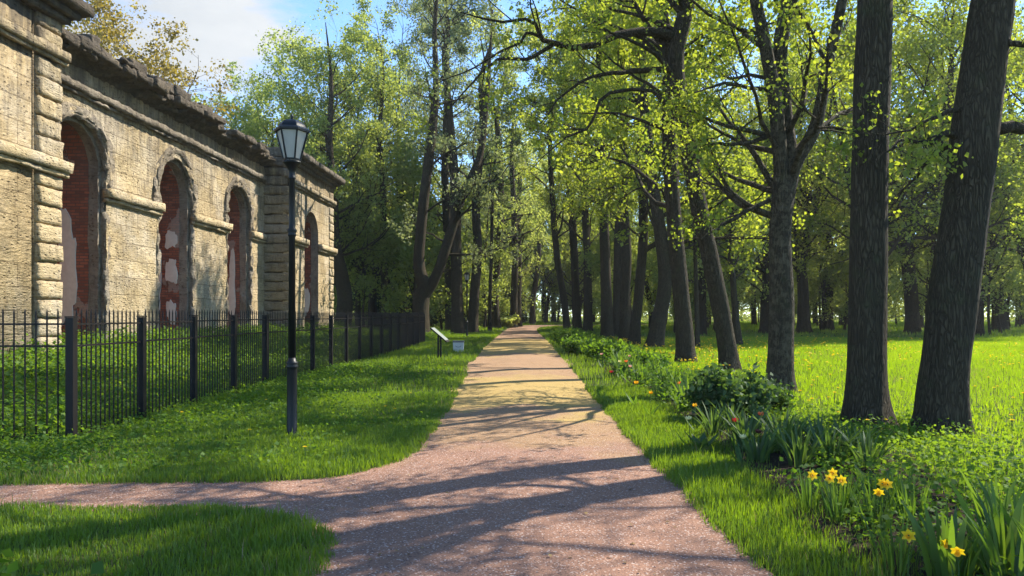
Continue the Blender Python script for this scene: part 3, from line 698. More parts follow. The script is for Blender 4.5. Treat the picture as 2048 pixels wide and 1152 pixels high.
row_tree(902, 63, [(900,600,0.42),(896,480,0.38),(890,350,0.32)], 33, 'dark trunk partly behind the heavy one near the distant lamp', 'leaf_grey', 7000, 26, 4.6, 28, 0.46, group=GR_LEFT, kind='oak_tree', lsize=0.15, br=(0.35,1.0))
row_tree(944, 58, [(948,600,0.40),(955,500,0.36),(952,400,0.33),(965,250,0.28)], 34, 'slightly tilted trunk just right of the distant lamp post', 'leaf_wood', 8000, 28, 4.6, 27, 0.46, group=GR_LEFT, kind='oak_tree', lsize=0.15, br=(0.4,1.0))
row_tree(994, 72, [(990,600,0.40),(995,520,0.36),(1002,420,0.32),(1000,300,0.26)], 35, 'dark bowed trunk on the left verge halfway to the path bend', 'leaf_wood', 8500, 28, 5.0, 27, 0.46, group=GR_LEFT, kind='oak_tree', lsize=0.17, br=(0.3,1.0))
row_tree(1026, 80, [(1028,600,0.40),(1030,520,0.36),(1028,420,0.32)], 36, 'trunk on the left verge before the path bends, left of a paired neighbour', 'leaf_wood', 8500, 28, 5.0, 26, 0.46, group=GR_LEFT, kind='oak_tree', lsize=0.17, br=(0.25,1.0))
row_tree(1036, 84, [(1036,600,0.36),(1038,520,0.32),(1036,420,0.28)], 37, 'trunk paired close behind its neighbour where the path bends', 'leaf_green', 8500, 28, 5.0, 25, 0.42, group=GR_LEFT, kind='oak_tree', lsize=0.17, br=(0.25,1.0))
row_tree(980, 64, [(980,600,0.16),(983,500,0.15),(985,380,0.13)], 38, 'thin pole-like trunk between the tilted and the bowed trunks', 'leaf_grey', 5000, 22, 3.2, 24, 0.18, group=GR_LEFT, kind='oak_tree', lsize=0.15, br=(0.4,1.0))
row_tree(1064, 96, [(1066,600,0.35),(1072,560,0.32),(1078,500,0.28)], 39, 'slim leaning tree straight ahead beyond the path bend', 'leaf_green', 9000, 30, 5.0, 22, 0.36, group=GR_LEFT, kind='oak_tree', lsize=0.2, br=(0.12,1.0))
row_tree(684, 53, [(690,600,0.55),(680,540,0.5),(668,480,0.42),(668,420,0.32)], 40, 'gnarled dark tree bowing close behind the far corner of the ruin', 'leaf_green', 9000, 34, 5.0, 22, 0.62, group=GR_LEFT, kind='oak_tree', lsize=0.16, br=(0.3,1.0))
row_tree(770, 60, [(770,600,0.32),(768,480,0.28),(766,380,0.24)], 41, 'slim straight trunk seen over the fence left of the low fork', 'leaf_green', 8500, 30, 4.5, 25, 0.36, group=GR_LEFT, kind='oak_tree', lsize=0.16, br=(0.3,1.0))
row_tree(716, 64, [(716,600,0.22),(712,480,0.2),(708,400,0.17)], 42, 'slender twin-stemmed tree over the fence right of the gnarled one', 'leaf_green', 8500, 30, 4.5, 24, 0.26, group=GR_LEFT, kind='oak_tree', lsize=0.16, br=(0.3,1.0), stems2=[[(716,590,0,0.14),(730,520,0,0.12),(734,420,0,0.1),(740,250,0.3,0.04)]])
# crowns over the roofline
GR_BEHIND = 'trees rising behind the ruined wall'
def back_tree(px, d, h, seed, label, leaf, nleaf, lsize=0.17, blen=5.0, nbr=38, r=0.35, br=(0.22,1.0), bang=(40,70)):
    b = base(px, d); rng = np.random.default_rng(seed)
    t = build_tree('broadleaf_tree', [straight(h, r, (rng.normal()*0.5, rng.normal()*0.5), 0.25, rng)], M['bark_far'], M[leaf], rng, b, nbr=nbr, blen=blen, brange=br, bang=bang, nleaf=nleaf, lsize=lsize, per=6, spread=0.24, sides=10, up1=0.09, topf=0.5)
    return tag(t, label, 'tree', GR_BEHIND)
back_tree(318, 44, 16.2, 51, 'bronze-leaved maple rising above the middle of the broken cornice', 'leaf_bronze', 30000, 0.15, 5.4, 62, br=(0.30,1.0))
back_tree(215, 46, 14.0, 52, 'lower bronze-leaved tree peeping over the cornice near the left block', 'leaf_bronze', 11000, 0.14, 4.0, 44, br=(0.4,1.0))
back_tree(650, 58, 19.8, 53, 'tall fresh green tree with a rounded crown behind the lamp head', 'leaf_green', 30000, 0.17, 7.4, 76)
back_tree(745, 64, 19, 54, 'broad green tree filling the gap right of the ruin end', 'leaf_green', 16000, 0.18, 7.4, 64)
back_tree(540, 64, 18.5, 55, 'green tree standing between the bronze maple and the tall rounded crown', 'leaf_green', 19000, 0.19, 6.6, 56)
back_tree(470, 72, 22, 56, 'thin greyish tree showing pale twigs above the cornice', 'leaf_grey', 6500, 0.17, 4.6, 40, br=(0.3,1.0))
back_tree(800, 78, 32, 57, 'tall thinly leafed tree crossing the blue gap of sky', 'leaf_grey', 15000, 0.18, 5.6, 54, br=(0.25,1.0))
back_tree(900, 84, 36, 58, 'very tall pale-twigged tree topping the left side of the avenue', 'leaf_grey', 18000, 0.19, 6.4, 60, br=(0.22,1.0))
back_tree(420, 56, 15.5, 59, 'low green tree at the right shoulder of the bronze maple', 'leaf_green', 16000, 0.18, 5.2, 44)

# --- spruces, dark, deep in the left wood
def spruce(b, h, rng, label, grp):
    root = empty('spruce_tree', b)
    V, Fq, P, R = stem_mesh([[0,0,-0.1,0.22],[0,0,h*0.3,0.18],[0.05,0,h*0.6,0.12],[0,0,h,0.01]], 20, 8, 0.2, 0.02, 1)
    n = 170
    zz = h*(0.10+0.88*rng.random(n)**1.1); a = rng.random(n)*2*PI
    S = np.stack([0*zz, 0*zz, zz], 1); Ln = 0.3+(1-zz/h)*h*0.19*(0.8+0.4*rng.random(n))
    D = np.stack([np.cos(a), np.sin(a), -0.15+0*zz], 1)
    B, RB = grow(rng, S, D, Ln, np.full(n, 0.03), 6, 0.05, -0.02, 0.2)
    V2, F2 = tubes(B, RB, 4)
    np_mesh('trunk', np.vstack([V, V2]), [np.vstack([Fq, F2+len(V)])], M['bark_far'], root, smooth=True)
    A = B[:, 1:].reshape(-1, 3)
    v, f, C = leaves(rng, A, 8, 0.17, 0.36, 0.1, 0.7)
    np_mesh('crown', v, [f], M['needle'], root, tint=leaf_tint(rng, C, 1))
    return tag(root, label, 'tree', grp)
for k, (px, d, h, lab) in enumerate([(810,66,15,'dark spruce behind the low-forked tree, left of the avenue'),(862,74,13,'smaller dark spruce just right of the low-forked tree'),(1006,92,14,'dark spruce behind the bowed trunk left of the path'),(742,76,14,'dark spruce deep behind the iron fence')]):
    spruce(base(px, d), h, np.random.default_rng(70+k), lab, 'dark spruces in the left wood')

# --- the wood: a few kinds, copied
def proto(seed, h, r, leaf, nleaf, lsize, blen, br, nbr=34, name='woodland_tree', stems=1, bang=(40,75), hang=0.0):
    rng = np.random.default_rng(seed)
    s = [straight(h, r, (rng.normal()*0.8, rng.normal()*0.8), 0.3, rng)]
    if stems == 2:
        a = rng.random()*6.28; c, s_ = math.cos(a), math.sin(a)
        f = s[0][2]
        s.append([[f[0], f[1], f[2], r*0.6], [f[0]+c*0.9, f[1]+s_*0.9, f[2]+2.5, r*0.5], [f[0]+c*1.6, f[1]+s_*1.6, h*0.7, r*0.3], [f[0]+c*2.2, f[1]+s_*2.2, h*0.95, 0.03]])
    return build_tree(name, s, M['bark_far'], M[leaf], rng, (0,0,-60), nbr=nbr, blen=blen, brange=br, bang=bang, nleaf=nleaf, lsize=lsize, per=7, spread=0.28, sides=10, flare=0.4, up1=0.06, k2=6, k3=4, hang=hang)
PR = [proto(101, 20, 0.34, 'leaf_wood', 7500, 0.18, 5.2, (0.16,1.0)), proto(102, 23, 0.42, 'leaf_wood', 8000, 0.18, 5.8, (0.20,1.0), stems=2),
      proto(103, 18, 0.24, 'leaf_maple', 7500, 0.17, 4.6, (0.16,1.0)), proto(104, 21, 0.30, 'leaf_green', 7500, 0.18, 5.0, (0.14,1.0)),
      proto(105, 17, 0.5, 'leaf_wood', 7500, 0.18, 5.6, (0.18,1.0), stems=2), proto(106, 11, 0.12, 'leaf_green', 9000, 0.18, 3.4, (0.10,1.0), nbr=28)]
used = set()
def wood_tree(k, x, y, rz, sc, label, grp):
    root = PR[k]
    if k not in used:
        used.add(k); root.location = (x, y, Tz(x, y)); root.rotation_euler = (0,0,rz); root.scale = (sc,)*3; o = root
    else: o = copy_tree(root, (x, y, Tz(x, y)), rz, sc)
    tag(o, label, 'tree', grp)
    return o
GR_WOOD = 'woodland beyond the sunlit lawn'
PR.append(proto(111, 17, 0.40, 'leaf_maple', 22000, 0.13, 6.6, (0.27,1.0), nbr=50)); PR.append(proto(112, 16, 0.34, 'leaf_maple', 21000, 0.13, 6.2, (0.28,1.0), nbr=50, stems=2))
wr = np.random.default_rng(5)
# big named trunks at the lawn edge
for (px, d, k, sc, lab) in [(1606,57,7,1.35,'stout trunk with spreading foot seen right of the forked lichen tree'),(1826,55,6,1.3,'tall wide trunk seen between the two thick trunks on the lawn'),(1404,50,0,0.95,'thin dark trunk standing just right of the leaning tree on far lawn'),(1958,51,7,0.95,'dark slender tree right of the rightmost thick trunk'),(1530,56,6,1.0,'dark trunk just left of the forked tree at the lawn edge'),(1440,60,2,1.0,'thin trunk behind the leaning tree at the far lawn edge'),
      (1725,47,7,1.22,'leafy maple mostly hidden behind the thick straight trunk'),(1893,47,6,1.3,'leafy maple mostly hidden behind the right-leaning trunk'),(2075,50,7,1.25,'leafy maple at the far right end of the lawn'),(1655,66,6,1.35,'maple deep behind the lawn between the forked and straight trunks'),(2000,64,6,1.5,'maple deep behind the lawn past the right-leaning trunk')]:
    b = base(px, d); wood_tree(k, b[0], b[1], wr.random()*6.28, sc, lab, GR_WOOD)
pts = []
def scatter(n, xr, yr, mind, cond=lambda x, y: True):
    out = []; tries = 0
    while len(out) < n and tries < n*60:
        tries += 1
        x = xr[0]+(xr[1]-xr[0])*wr.random(); y = yr[0]+(yr[1]-yr[0])*wr.random()
        if not cond(x, y): continue
        if all((x-a)**2+(y-b)**2 > mind*mind for a, b in pts): pts.append((x, y)); out.append((x, y))
    return out
lab_r = 'tree of the deep wood beyond the lawn, one dark trunk among many'
for (x, y) in scatter(54, (7, 66), (58, 122), 3.6, lambda x, y: x < y*0.70+4 and x > 6+0.05*(y-60)):
    wood_tree(int(wr.choice([0,1,2,3,4,5,5], p=[.2,.12,.2,.18,.08,.11,.11])), x, y, wr.random()*6.28, 0.85+0.35*wr.random(), lab_r, GR_WOOD)
thin = proto(107, 15, 0.11, 'leaf_green', 5200, 0.17, 3.0, (0.14,1.0), nbr=24)
PR.append(thin)
for (x, y) in scatter(64, (8, 60), (50, 112), 2.0, lambda x, y: x < y*0.70+4 and x > 6+0.05*(y-60)):
    wood_tree(8, x, y, wr.random()*6.28, 0.8+0.4*wr.random(), 'slim young tree with a thin stem in the wood beyond the lawn', 'slim young trees in the wood')
lab_l = 'tree of the shady wood on the left, standing among many trunks behind the verge'
for (x, y) in scatter(34, (-34, -6), (66, 120), 4.5, lambda x, y: x > -0.48*y+6):
    wood_tree(int(wr.choice([0,1,2,3,5])), x, y, wr.random()*6.28, 0.9+0.35*wr.random(), lab_l, 'wood on the left of the path')
for k_, (px, d) in enumerate([(728,56),(752,66),(812,62),(832,56),(884,66),(930,66),(968,70),(1000,84),(1016,92),(1044,100)]):
    b = base(px, d); wood_tree(5 if k_ % 2 else 8, b[0], b[1], wr.random()*6.28, 0.85+0.35*wr.random(), 'young bright-leaved tree growing between the big trunks on the left', 'young trees on the left of the path')
lab_c = 'tree closing the view beyond the bend of the path'
for (x, y) in scatter(26, (-9, 13), (106, 130), 3.2):
    wood_tree(int(wr.choice([0,2,3,5])), x, y, wr.random()*6.28, 1.1+0.35*wr.random(), lab_c, 'trees beyond the path bend')

# far wood: one mass that closes the horizon
rng = np.random.default_rng(9)
n = 3300
ang = np.radians(rng.uniform(-40, 44, n)); rad = rng.uniform(138, 150, n)
A = np.stack([rad*np.sin(ang), rad*np.cos(ang), np.where(rng.random(n) < 0.4, 0.2+3.5*rng.random(n), 0.5+16*rng.random(n)**1.25+3*np.sin(ang*37))], 1)
v, f, C = leaves(rng, A, 14, 0.9, 0.5)
tag(np_mesh('distant_woods', v, [f], M['leaf_wood'], tint=leaf_tint(rng, C, 1)), 'pale green far wood closing the view behind all the trunks', 'woods', kind='stuff')
# undergrowth in the woods
n = 5200
X = rng.uniform(-40, 70, n); Y = rng.uniform(62, 128, n); keep = (X < Y*0.7+3) & (X > -0.5*Y+8) & (path_sd(X, Y) > 2.5) & ((X < -4) | (Y > 108)) & (pnoise(np.stack([X, Y, 0*X], 1), 0.22, 2) > -0.05)
X, Y = X[keep], Y[keep]
A = np.stack([X, Y, T(X, Y)+0.2+2.4*rng.random(len(X))**1.6], 1)
v, f, C = leaves(rng, A, 12, 0.34, 0.19)
tag(np_mesh('undergrowth', v, [f], M['leaf_wood'], tint=leaf_tint(rng, C, 1)), 'low leafy undergrowth between the trunks of the wood', 'undergrowth', kind='stuff')

# ------------------------------------------------------------------ grass
def blades(name, X, Y, Hh, W, material, rng, label, cat, bend=0.5, two=True, tint_f=0.55, zoff=0.0):
    n = len(X)
    z = ground_z(X, Y)+zoff
    a = rng.random(n)*2*PI; c, s = np.cos(a), np.sin(a)
    la = rng.random(n)*2*PI; lean = bend*Hh*rng.random(n)
    lx, ly = np.cos(la)*lean, np.sin(la)*lean
    B0 = np.stack([X-c*W/2, Y-s*W/2, z-0.01], 1); B1 = np.stack([X+c*W/2, Y+s*W/2, z-0.01], 1)
    tip = np.stack([X+lx, Y+ly, z+Hh*np.sqrt(np.maximum(0.1, 1-(lean/Hh)**2*0.6))], 1)
    tint = np.clip(tint_f+0.20*pnoise(np.stack([X, Y, 0*X], 1), 0.7, 3)+0.18*pnoise(np.stack([X, Y, 0*X+3], 1), 0.25, 2)+rng.normal(size=n)*0.18, 0, 1)
    if two:
        M0 = np.stack([X+lx*0.35-c*W*0.42, Y+ly*0.35-s*W*0.42, z+Hh*0.56], 1); M1 = np.stack([X+lx*0.35+c*W*0.42, Y+ly*0.35+s*W*0.42, z+Hh*0.56], 1)
        V = np.stack([B0, B1, M0, M1, tip], 1).reshape(-1, 3); k = np.arange(n)[:, None]*5
        fq = k+np.array([[0,1,3,2]]); ft = k+np.array([[2,3,4]])
        o = np_mesh(name, V, [fq, ft], material, tint=np.concatenate([tint, tint]))
    else:
        V = np.stack([B0, B1, tip], 1).reshape(-1, 3); k = np.arange(n)[:, None]*3
        o = np_mesh(name, V, [k+np.array([[0,1,2]])], material, tint=tint)
    return tag(o, label, cat, kind='stuff')
def scat(rng, n, x0, x1, y0, y1): return rng.uniform(x0, x1, n), rng.uniform(y0, y1, n)
def in_view(X, Y, m=0.4): return (X > -0.75*Y-m) & (X < 0.67*Y+m)
def bed_left(y): return np.interp(y, [3, 5, 7.7, 11, 14, 22, 40, 60], [2.0, 1.95, 1.98, 2.1, 2.0, 1.75, 1.25, 0.5])
def bed_right(y): return np.interp(y, [3, 6, 9, 11, 14, 22, 40, 60], [3.6, 3.9, 4.2, 3.9, 3.6, 3.4, 3.2, 2.6])
rng = np.random.default_rng(21)
# near verge, left
X, Y = scat(rng, 330000, -7.5, -1.2, 3.6, 15)
k = in_view(X, Y) & (path_sd(X, Y) > -0.06*rng.random(len(X))**3) & (rng.random(len(X)) < np.interp(Y, [4, 8, 15], [1, 0.85, 0.45])); X, Y = X[k], Y[k]
Hh = (0.04+0.05*rng.random(len(X)))*(1+0.45*pnoise(np.stack([X, Y, 0*X], 1), 1.2, 2)); tall = rng.random(len(X)) < 0.012; Hh[tall] *= 1.9
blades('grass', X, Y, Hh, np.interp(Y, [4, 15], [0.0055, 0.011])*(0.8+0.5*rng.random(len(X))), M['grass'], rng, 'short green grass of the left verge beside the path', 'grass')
X, Y = scat(rng, 190000, -16, -1.2, 15, 60)
k = in_view(X, Y) & (path_sd(X, Y) > 0.03) & (rng.random(len(X)) < np.interp(Y, [15, 25, 60], [1, 0.7, 0.3])) & (X > -14.8+0*Y); X, Y = X[k], Y[k]
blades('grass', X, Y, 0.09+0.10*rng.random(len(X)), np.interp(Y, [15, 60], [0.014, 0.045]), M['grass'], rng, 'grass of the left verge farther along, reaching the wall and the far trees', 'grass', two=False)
# right strip between path and bed
X, Y = scat(rng, 120000, 0.3, 3.2, 3.6, 16)
k = in_view(X, Y) & (path_sd(X, Y) > -0.05*rng.random(len(X))**3) & (X < bed_left(Y)+0.12+0.2*rng.normal(size=len(X))) ; X, Y = X[k], Y[k]
Hh = (0.05+0.07*rng.random(len(X)))*(1+0.4*pnoise(np.stack([X, Y, 0*X], 1), 1.5, 2)); tall = rng.random(len(X)) < 0.02; Hh[tall] *= 1.9
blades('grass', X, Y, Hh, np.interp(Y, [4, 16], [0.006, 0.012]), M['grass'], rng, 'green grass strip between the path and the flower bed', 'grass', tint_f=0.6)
X, Y = scat(rng, 70000, -2, 6, 16, 90)
k = (path_sd(X, Y) > 0.03) & (X < bed_right(Y)+0.6) & (rng.random(len(X)) < np.interp(Y, [16, 40, 90], [1, 0.7, 0.4])); X, Y = X[k], Y[k]
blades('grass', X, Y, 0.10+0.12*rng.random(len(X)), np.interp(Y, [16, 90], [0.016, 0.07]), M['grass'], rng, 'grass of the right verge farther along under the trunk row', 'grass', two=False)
# sunlit lawn
X, Y = scat(rng, 560000, 2.6, 34, 5, 46)
k = in_view(X, Y, 1.0) & (X > bed_right(Y)-0.5) & (rng.random(len(X)) < np.interp(Y, [5, 12, 25, 46], [1, 1, 0.7, 0.35])); X, Y = X[k], Y[k]
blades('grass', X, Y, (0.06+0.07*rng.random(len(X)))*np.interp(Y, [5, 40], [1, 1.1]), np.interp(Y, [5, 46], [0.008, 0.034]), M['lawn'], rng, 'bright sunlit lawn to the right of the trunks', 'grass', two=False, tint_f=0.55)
# wood floor
X, Y = scat(rng, 150000, -45, 85, 44, 125)
k = in_view(X, Y, 2) & (path_sd(X, Y) > 0.3) & ((X > 3) | (Y > 58)); X, Y = X[k], Y[k]
blades('grass', X, Y, 0.12+0.2*rng.random(len(X)), np.interp(Y, [44, 125], [0.05, 0.13]), M['grass'], rng, 'grass and herbs on the floor of the wood', 'grass', two=False)

# herbs: goutweed and other leaves along the fence, wall foot and bed
def herbs(X, Y, hgt, size, rng, label, per=5, spread=0.05, material=None, tint_f=0.5):
    A = np.stack([X, Y, ground_z(X, Y)+hgt*(0.35+0.65*rng.random(len(X)))], 1)
    v, f, C = leaves(rng, A, per, spread, size, 1.6, 0.15)
    tint = np.clip(tint_f+0.3*pnoise(C, 0.9, 2)+rng.normal(size=len(C))*0.18, 0, 1)
    return tag(np_mesh('ground_cover', v, [f], material or M['herb'], tint=tint), label, 'ground cover', kind='stuff')
X, Y = scat(rng, 26000, -8, -1.6, 6.9, 22)
dens = np.exp(-((X+5.6)/1.3)**2)*1.0+0.25*(pnoise(np.stack([X, Y, 0*X], 1), 0.9, 2) > 0.15)
k = in_view(X, Y) & (rng.random(len(X)) < dens) & (path_sd(X, Y) > 0.25); X, Y = X[k], Y[k]
herbs(X, Y, np.interp(Y, [7, 9.6, 13], [0.06, 0.07, 0.12]), 0.042, rng, 'goutweed leaves spreading along the foot of the iron fence')
X, Y = scat(rng, 30000, -14.6, -6.3, 9, 52)
k = in_view(X, Y) & (rng.random(len(X)) < 0.35+0.65*np.exp(-((X+13.5)/1.6)**2)); X, Y = X[k], Y[k]
herbs(X, Y, 0.22+0.5*np.exp(-((X+14.2)/1.0)**2), 0.075, rng, 'leafy weeds growing between the fence and the ruined wall', 9, 0.10, tint_f=0.6)
X, Y = scat(rng, 6500, 2.0, 8.5, 3.9, 12)
k = in_view(X, Y) & (X > bed_left(Y)+np.where(Y < 7, 0.25, 0.75)) & (rng.random(len(X)) < np.interp(X-bed_right(Y), [-1, 0.2, 2.2], [0.9, 0.8, 0.1])); X, Y = X[k], Y[k]
herbs(X, Y, 0.15, 0.045, rng, 'low leafy ground cover round the two thick trunks', 8, 0.065, tint_f=0.55)
X, Y = scat(rng, 5200, -1, 4, 11, 62)
k = (X > bed_left(Y)) & (X < bed_right(Y)); X, Y = X[k], Y[k]
herbs(X, Y, 0.32, 0.07, rng, 'mixed leafy plants filling the flower bed along the trunk row', 8, 0.085, tint_f=0.45)
X, Y = scat(rng, 2200, -7, -2, 4.0, 5.5); k = in_view(X, Y) & (X+1.9*(Y-4.0) < -2.9+0.4*rng.normal(size=len(X))); X, Y = X[k][:420], Y[k][:420]
herbs(X, Y, 0.10, 0.085, rng, 'broad weeds in the grass at the corner of the near lawn', 4, 0.05)

n = 2600
X, Y = scat(rng, n, -6, 2.4, 4.0, 13); k = in_view(X, Y) & (path_sd(X, Y) < 0.02) & (rng.random(n) < np.interp(-path_sd(X, Y), [0, 0.25, 1.0], [1.0, 0.6, 0.3])); X, Y = X[k], Y[k]
m_ = len(X); rr = 0.003+0.006*rng.random(m_)**2; c_ = np.stack([X, Y, pz(X, Y)+rr*0.4], 1)
oct_ = np.array([(1,0,0),(0,1,0),(-1,0,0),(0,-1,0),(0,0,0.7),(0,0,-0.7)]); jit = 1+0.35*rng.normal(size=(m_, 6, 1))*0.5
V = (c_[:, None, :]+oct_[None]*rr[:, None, None]*jit).reshape(-1, 3)
f8 = np.array([(0,1,4),(1,2,4),(2,3,4),(3,0,4),(1,0,5),(2,1,5),(3,2,5),(0,3,5)])
tag(np_mesh('gravel', V, [(np.arange(m_)[:, None, None]*6+f8[None]).reshape(-1, 3)], M['pebble']), 'loose reddish stones scattered on the path', 'gravel', kind='stuff')
n = 3000
X, Y = scat(rng, n, -5, 2.4, 4.0, 24); k = in_view(X, Y) & (path_sd(X, Y) < 0.1) & (rng.random(n) < np.interp(-path_sd(X, Y), [0, 0.3, 1.2], [1, 0.7, 0.35])); X, Y = X[k], Y[k]
v, f, C = leaves(rng, np.stack([X, Y, pz(X, Y)+0.006], 1), 1, 0.002, 0.028, 6.0, 0.0)
tag(np_mesh('leaf_litter', v, [f], M['litter'], tint=rng.random(len(f))), 'dry bits of last year leaves and bud scales on the path', 'leaf litter', kind='stuff')
# bed soil, a thin mound sheet
xs = np.linspace(0, 1, 22); ys = lines((3.2, 14, 60), (14, 60, 50))
U, Yg = np.meshgrid(xs, ys); x0 = bed_left(Yg)+0.10*np.sin(Yg*3.1)+0.06*np.sin(Yg*7.3); x1 = bed_right(Yg)+0.2*np.sin(Yg*1.7)
Xg = x0+(x1-x0)*U; edge = np.minimum(U, 1-U)*2
Zg = ground_z(Xg.ravel(), Yg.ravel()).reshape(Xg.shape)-0.03+0.075*sstep(0, 0.22, edge)
nx, ny = len(xs), len(ys); i = np.arange((ny-1)*(nx-1)); a = (i//(nx-1))*nx+i % (nx-1)
tag(np_mesh('flower_bed_soil', np.stack([Xg.ravel(), Yg.ravel(), Zg.ravel()], 1), [np.stack([a, a+1, a+1+nx, a+nx], 1)], M['soil_dark'], smooth=True), kind='structure')

# ------------------------------------------------------------------ bed plants (things)
def strap_clump(name, rng, n, h, w, spread=0.10, arch=0.6, material='strap', tint_f=0.5):
    """arching strap leaves, 5 segments each"""
    root = empty(name)
    a = rng.random(n)*2*PI; r0 = spread*np.sqrt(rng.random(n)); hh = h*(0.6+0.5*rng.random(n)); out = arch*hh*(0.25+rng.random(n)*0.9)
    S = 6; t = np.linspace(0, 1, S)
    ca, sa = np.cos(a), np.sin(a)
    rad = r0[:, None]+out[:, None]*t[None]**1.8; z = hh[:, None]*(t[None]*(1-0.18*(out/hh)[:, None]*t[None]**2))
    cx = ca[:, None]*rad; cy = sa[:, None]*rad
    ww = w*(0.7+0.5*rng.random(n))[:, None]*np.array([0.6, 0.95, 1, 0.9, 0.62, 0.05])[None]/2
    tw = rng.normal(size=n)*0.5
    ox = -np.sin(a+tw)[:, None]*ww; oy = np.cos(a+tw)[:, None]*ww
    Lf = np.stack([cx-ox, cy-oy, z], -1); Rt = np.stack([cx+ox, cy+oy, z], -1)
    V = np.stack([Lf, Rt], 2).reshape(-1, 3)
    k = (np.arange(n)[:, None, None]*S*2+np.arange(S-1)[None, :, None]*2)
    Fq = (k+np.array([0,1,3,2])[None, None, :]).reshape(-1, 4)
    tint = np.repeat(np.clip(tint_f+rng.normal(size=n)*0.22, 0, 1), S-1)
    np_mesh('leaves', V, [Fq], M[material], root, tint=tint, smooth=True)
    return root
def petal(length, width, n=5, cup=0.0, base_w=0.25):
    """one petal strip along +x, curled up by cup"""
    t = np.linspace(0, 1, n); w = width*np.sin(PI*(0.12+0.88*t)**0.9)*0.5+width*base_w*0.2*(1-t); w[-1] = 0.002
    ang = cup*t; x = np.cumsum(np.concatenate([[0], np.cos(ang[1:])*length/(n-1)])); z = np.cumsum(np.concatenate([[0], np.sin(ang[1:])*length/(n-1)]))
    V = np.stack([np.stack([x, -w, z+w*0.15], 1), np.stack([x, 0*w, z-w*0.1], 1), np.stack([x, w, z+w*0.15], 1)], 1).reshape(-1, 3)
    fs = []
    for i in range(n-1):
        b = i*3; fs += [(b, b+1, b+4, b+3), (b+1, b+2, b+5, b+4)]
    return V, np.array(fs)
def flower_mesh(name, parent, items, material):
    Vs = []; Fs = []; off = 0
    for V, Fq in items: Vs.append(V); Fs.append(Fq+off); off += len(V)
    V = np.vstack(Vs); Fq = np.vstack(Fs)
    return np_mesh(name, V, [Fq], material, parent, tint=np.random.default_rng(1).random(len(Fq)), smooth=True)
def rotz(V, a): c, s = math.cos(a), math.sin(a); return V @ np.array([[c, s, 0], [-s, c, 0], [0, 0, 1]])
def rot_to(V, d, o):
    q = Vector((0, 0, 1)).rotation_difference(Vector(d).normalized()).to_matrix(); return V @ np.array(q).T + np.array(o)
def daffodil(h, face, rng):
    root = empty('daffodil')
    m = MB(); hx, hy = rng.normal()*0.03, rng.normal()*0.03
    m.tube([(0,0,-0.02),(hx*0.3,hy*0.3,h*0.5),(hx,hy,h-0.015),(hx+face[0]*0.03,hy+face[1]*0.03,h)], [0.004,0.0038,0.0035,0.004], 6); m.build('stem', M['stem'], root, True)
    o = (hx+face[0]*0.035, hy+face[1]*0.035, h)
    it = []
    for k in range(6):
        V, f = petal(0.040, 0.026, 5, 0.35); V[:, 0] += 0.006; it.append((rot_to(rotz(V, k*PI/3), face, o), f))
    flower_mesh('petals', root, it, M['petal_yellow'])
    n = 12; prof = [(0.008, 0.0), (0.011, 0.016), (0.013, 0.026), (0.0175, 0.032)]
    V = np.array([[r*math.cos(2*PI*k/n)*(1+0.10*(i == 3)*math.sin(k*3)), r*math.sin(2*PI*k/n), z] for i, (r, z) in enumerate(prof) for k in range(n)])
    f = np.array([(i*n+k, i*n+(k+1) % n, (i+1)*n+(k+1) % n, (i+1)*n+k) for i in range(3) for k in range(n)])
    flower_mesh('trumpet', root, [(rot_to(V, face, o), f)], M['petal_orange'])
    return root
def tulip(h, colour, rng, open_=1.0):
    root = empty('tulip')
    m = MB(); hx, hy = rng.normal()*0.03, rng.normal()*0.03
    m.tube([(0,0,-0.02),(hx*0.4,hy*0.4,h*0.5),(hx,hy,h)], [0.005,0.0045,0.004], 6); m.build('stem', M['stem'], root, True)
    it = []
    for k in range(6):
        V, f = petal(0.075, 0.055, 6, 1.75 if k % 2 else 1.6); V[:, 0] *= open_; it.append((rotz(V, k*PI/3)+np.array([hx, hy, h]), f))
    flower_mesh('petals', root, it, M[colour])
    a = rng.random(3)*6.28
    it = []
    for q in a:
        V, f = petal(0.24, 0.05, 6, 0.55); V[:, 2] = V[:, 2]*0.9+V[:, 0]*0.9; it.append((rotz(V, q), f))
    flower_mesh('leaves', root, it, M['strap'])
    return root

def place(o, x, y, rz=0.0, sc=1.0):
    o.location = (x, y, float(ground_z(np.array([x]), np.array([y]))[0])+0.01); o.rotation_euler = (0, 0, rz); o.scale = (sc, sc, sc); return o
rng = np.random.default_rng(33)
# daffodils with the blooms where the photograph has them
DAF = [(1622,930,0.40,'single daffodil bloom at the left end of the bed corner, facing left'),(1662,938,0.39,'lower left daffodil of the close trio in the bed'),(1674,925,0.41,'topmost daffodil of the close trio in the bed'),(1686,940,0.39,'right daffodil of the close trio in the bed'),
       (1756,945,0.39,'left daffodil with orange trumpet in the loose group right of the trio'),(1782,946,0.39,'right upper daffodil of the loose group near the thick trunks'),(1770,962,0.37,'low hanging daffodil of the loose group right of the trio'),
       (1815,1046,0.36,'single open star-shaped daffodil above the dark soil gap'),(1910,1064,0.34,'upper bloom of the nodding daffodil pair among broad strap leaves'),(1919,1075,0.33,'lower bloom of the nodding daffodil pair among broad strap leaves')]
for i, (px, py, h, lab) in enumerate(DAF):
    x, y = at(px, py, h+0.06)
    a = rng.random()*0.9-0.6; face = (math.sin(a)*0.8-0.25, -0.8, 0.15+rng.normal()*0.15)
    if 'nodding' in lab or 'low hanging' in lab: face = (-0.4, -0.6, -0.5)
    o = place(daffodil(h, face, rng), x, y, 0.0, 0.92); tag(o, lab, 'flower', 'yellow daffodils in the near bed')
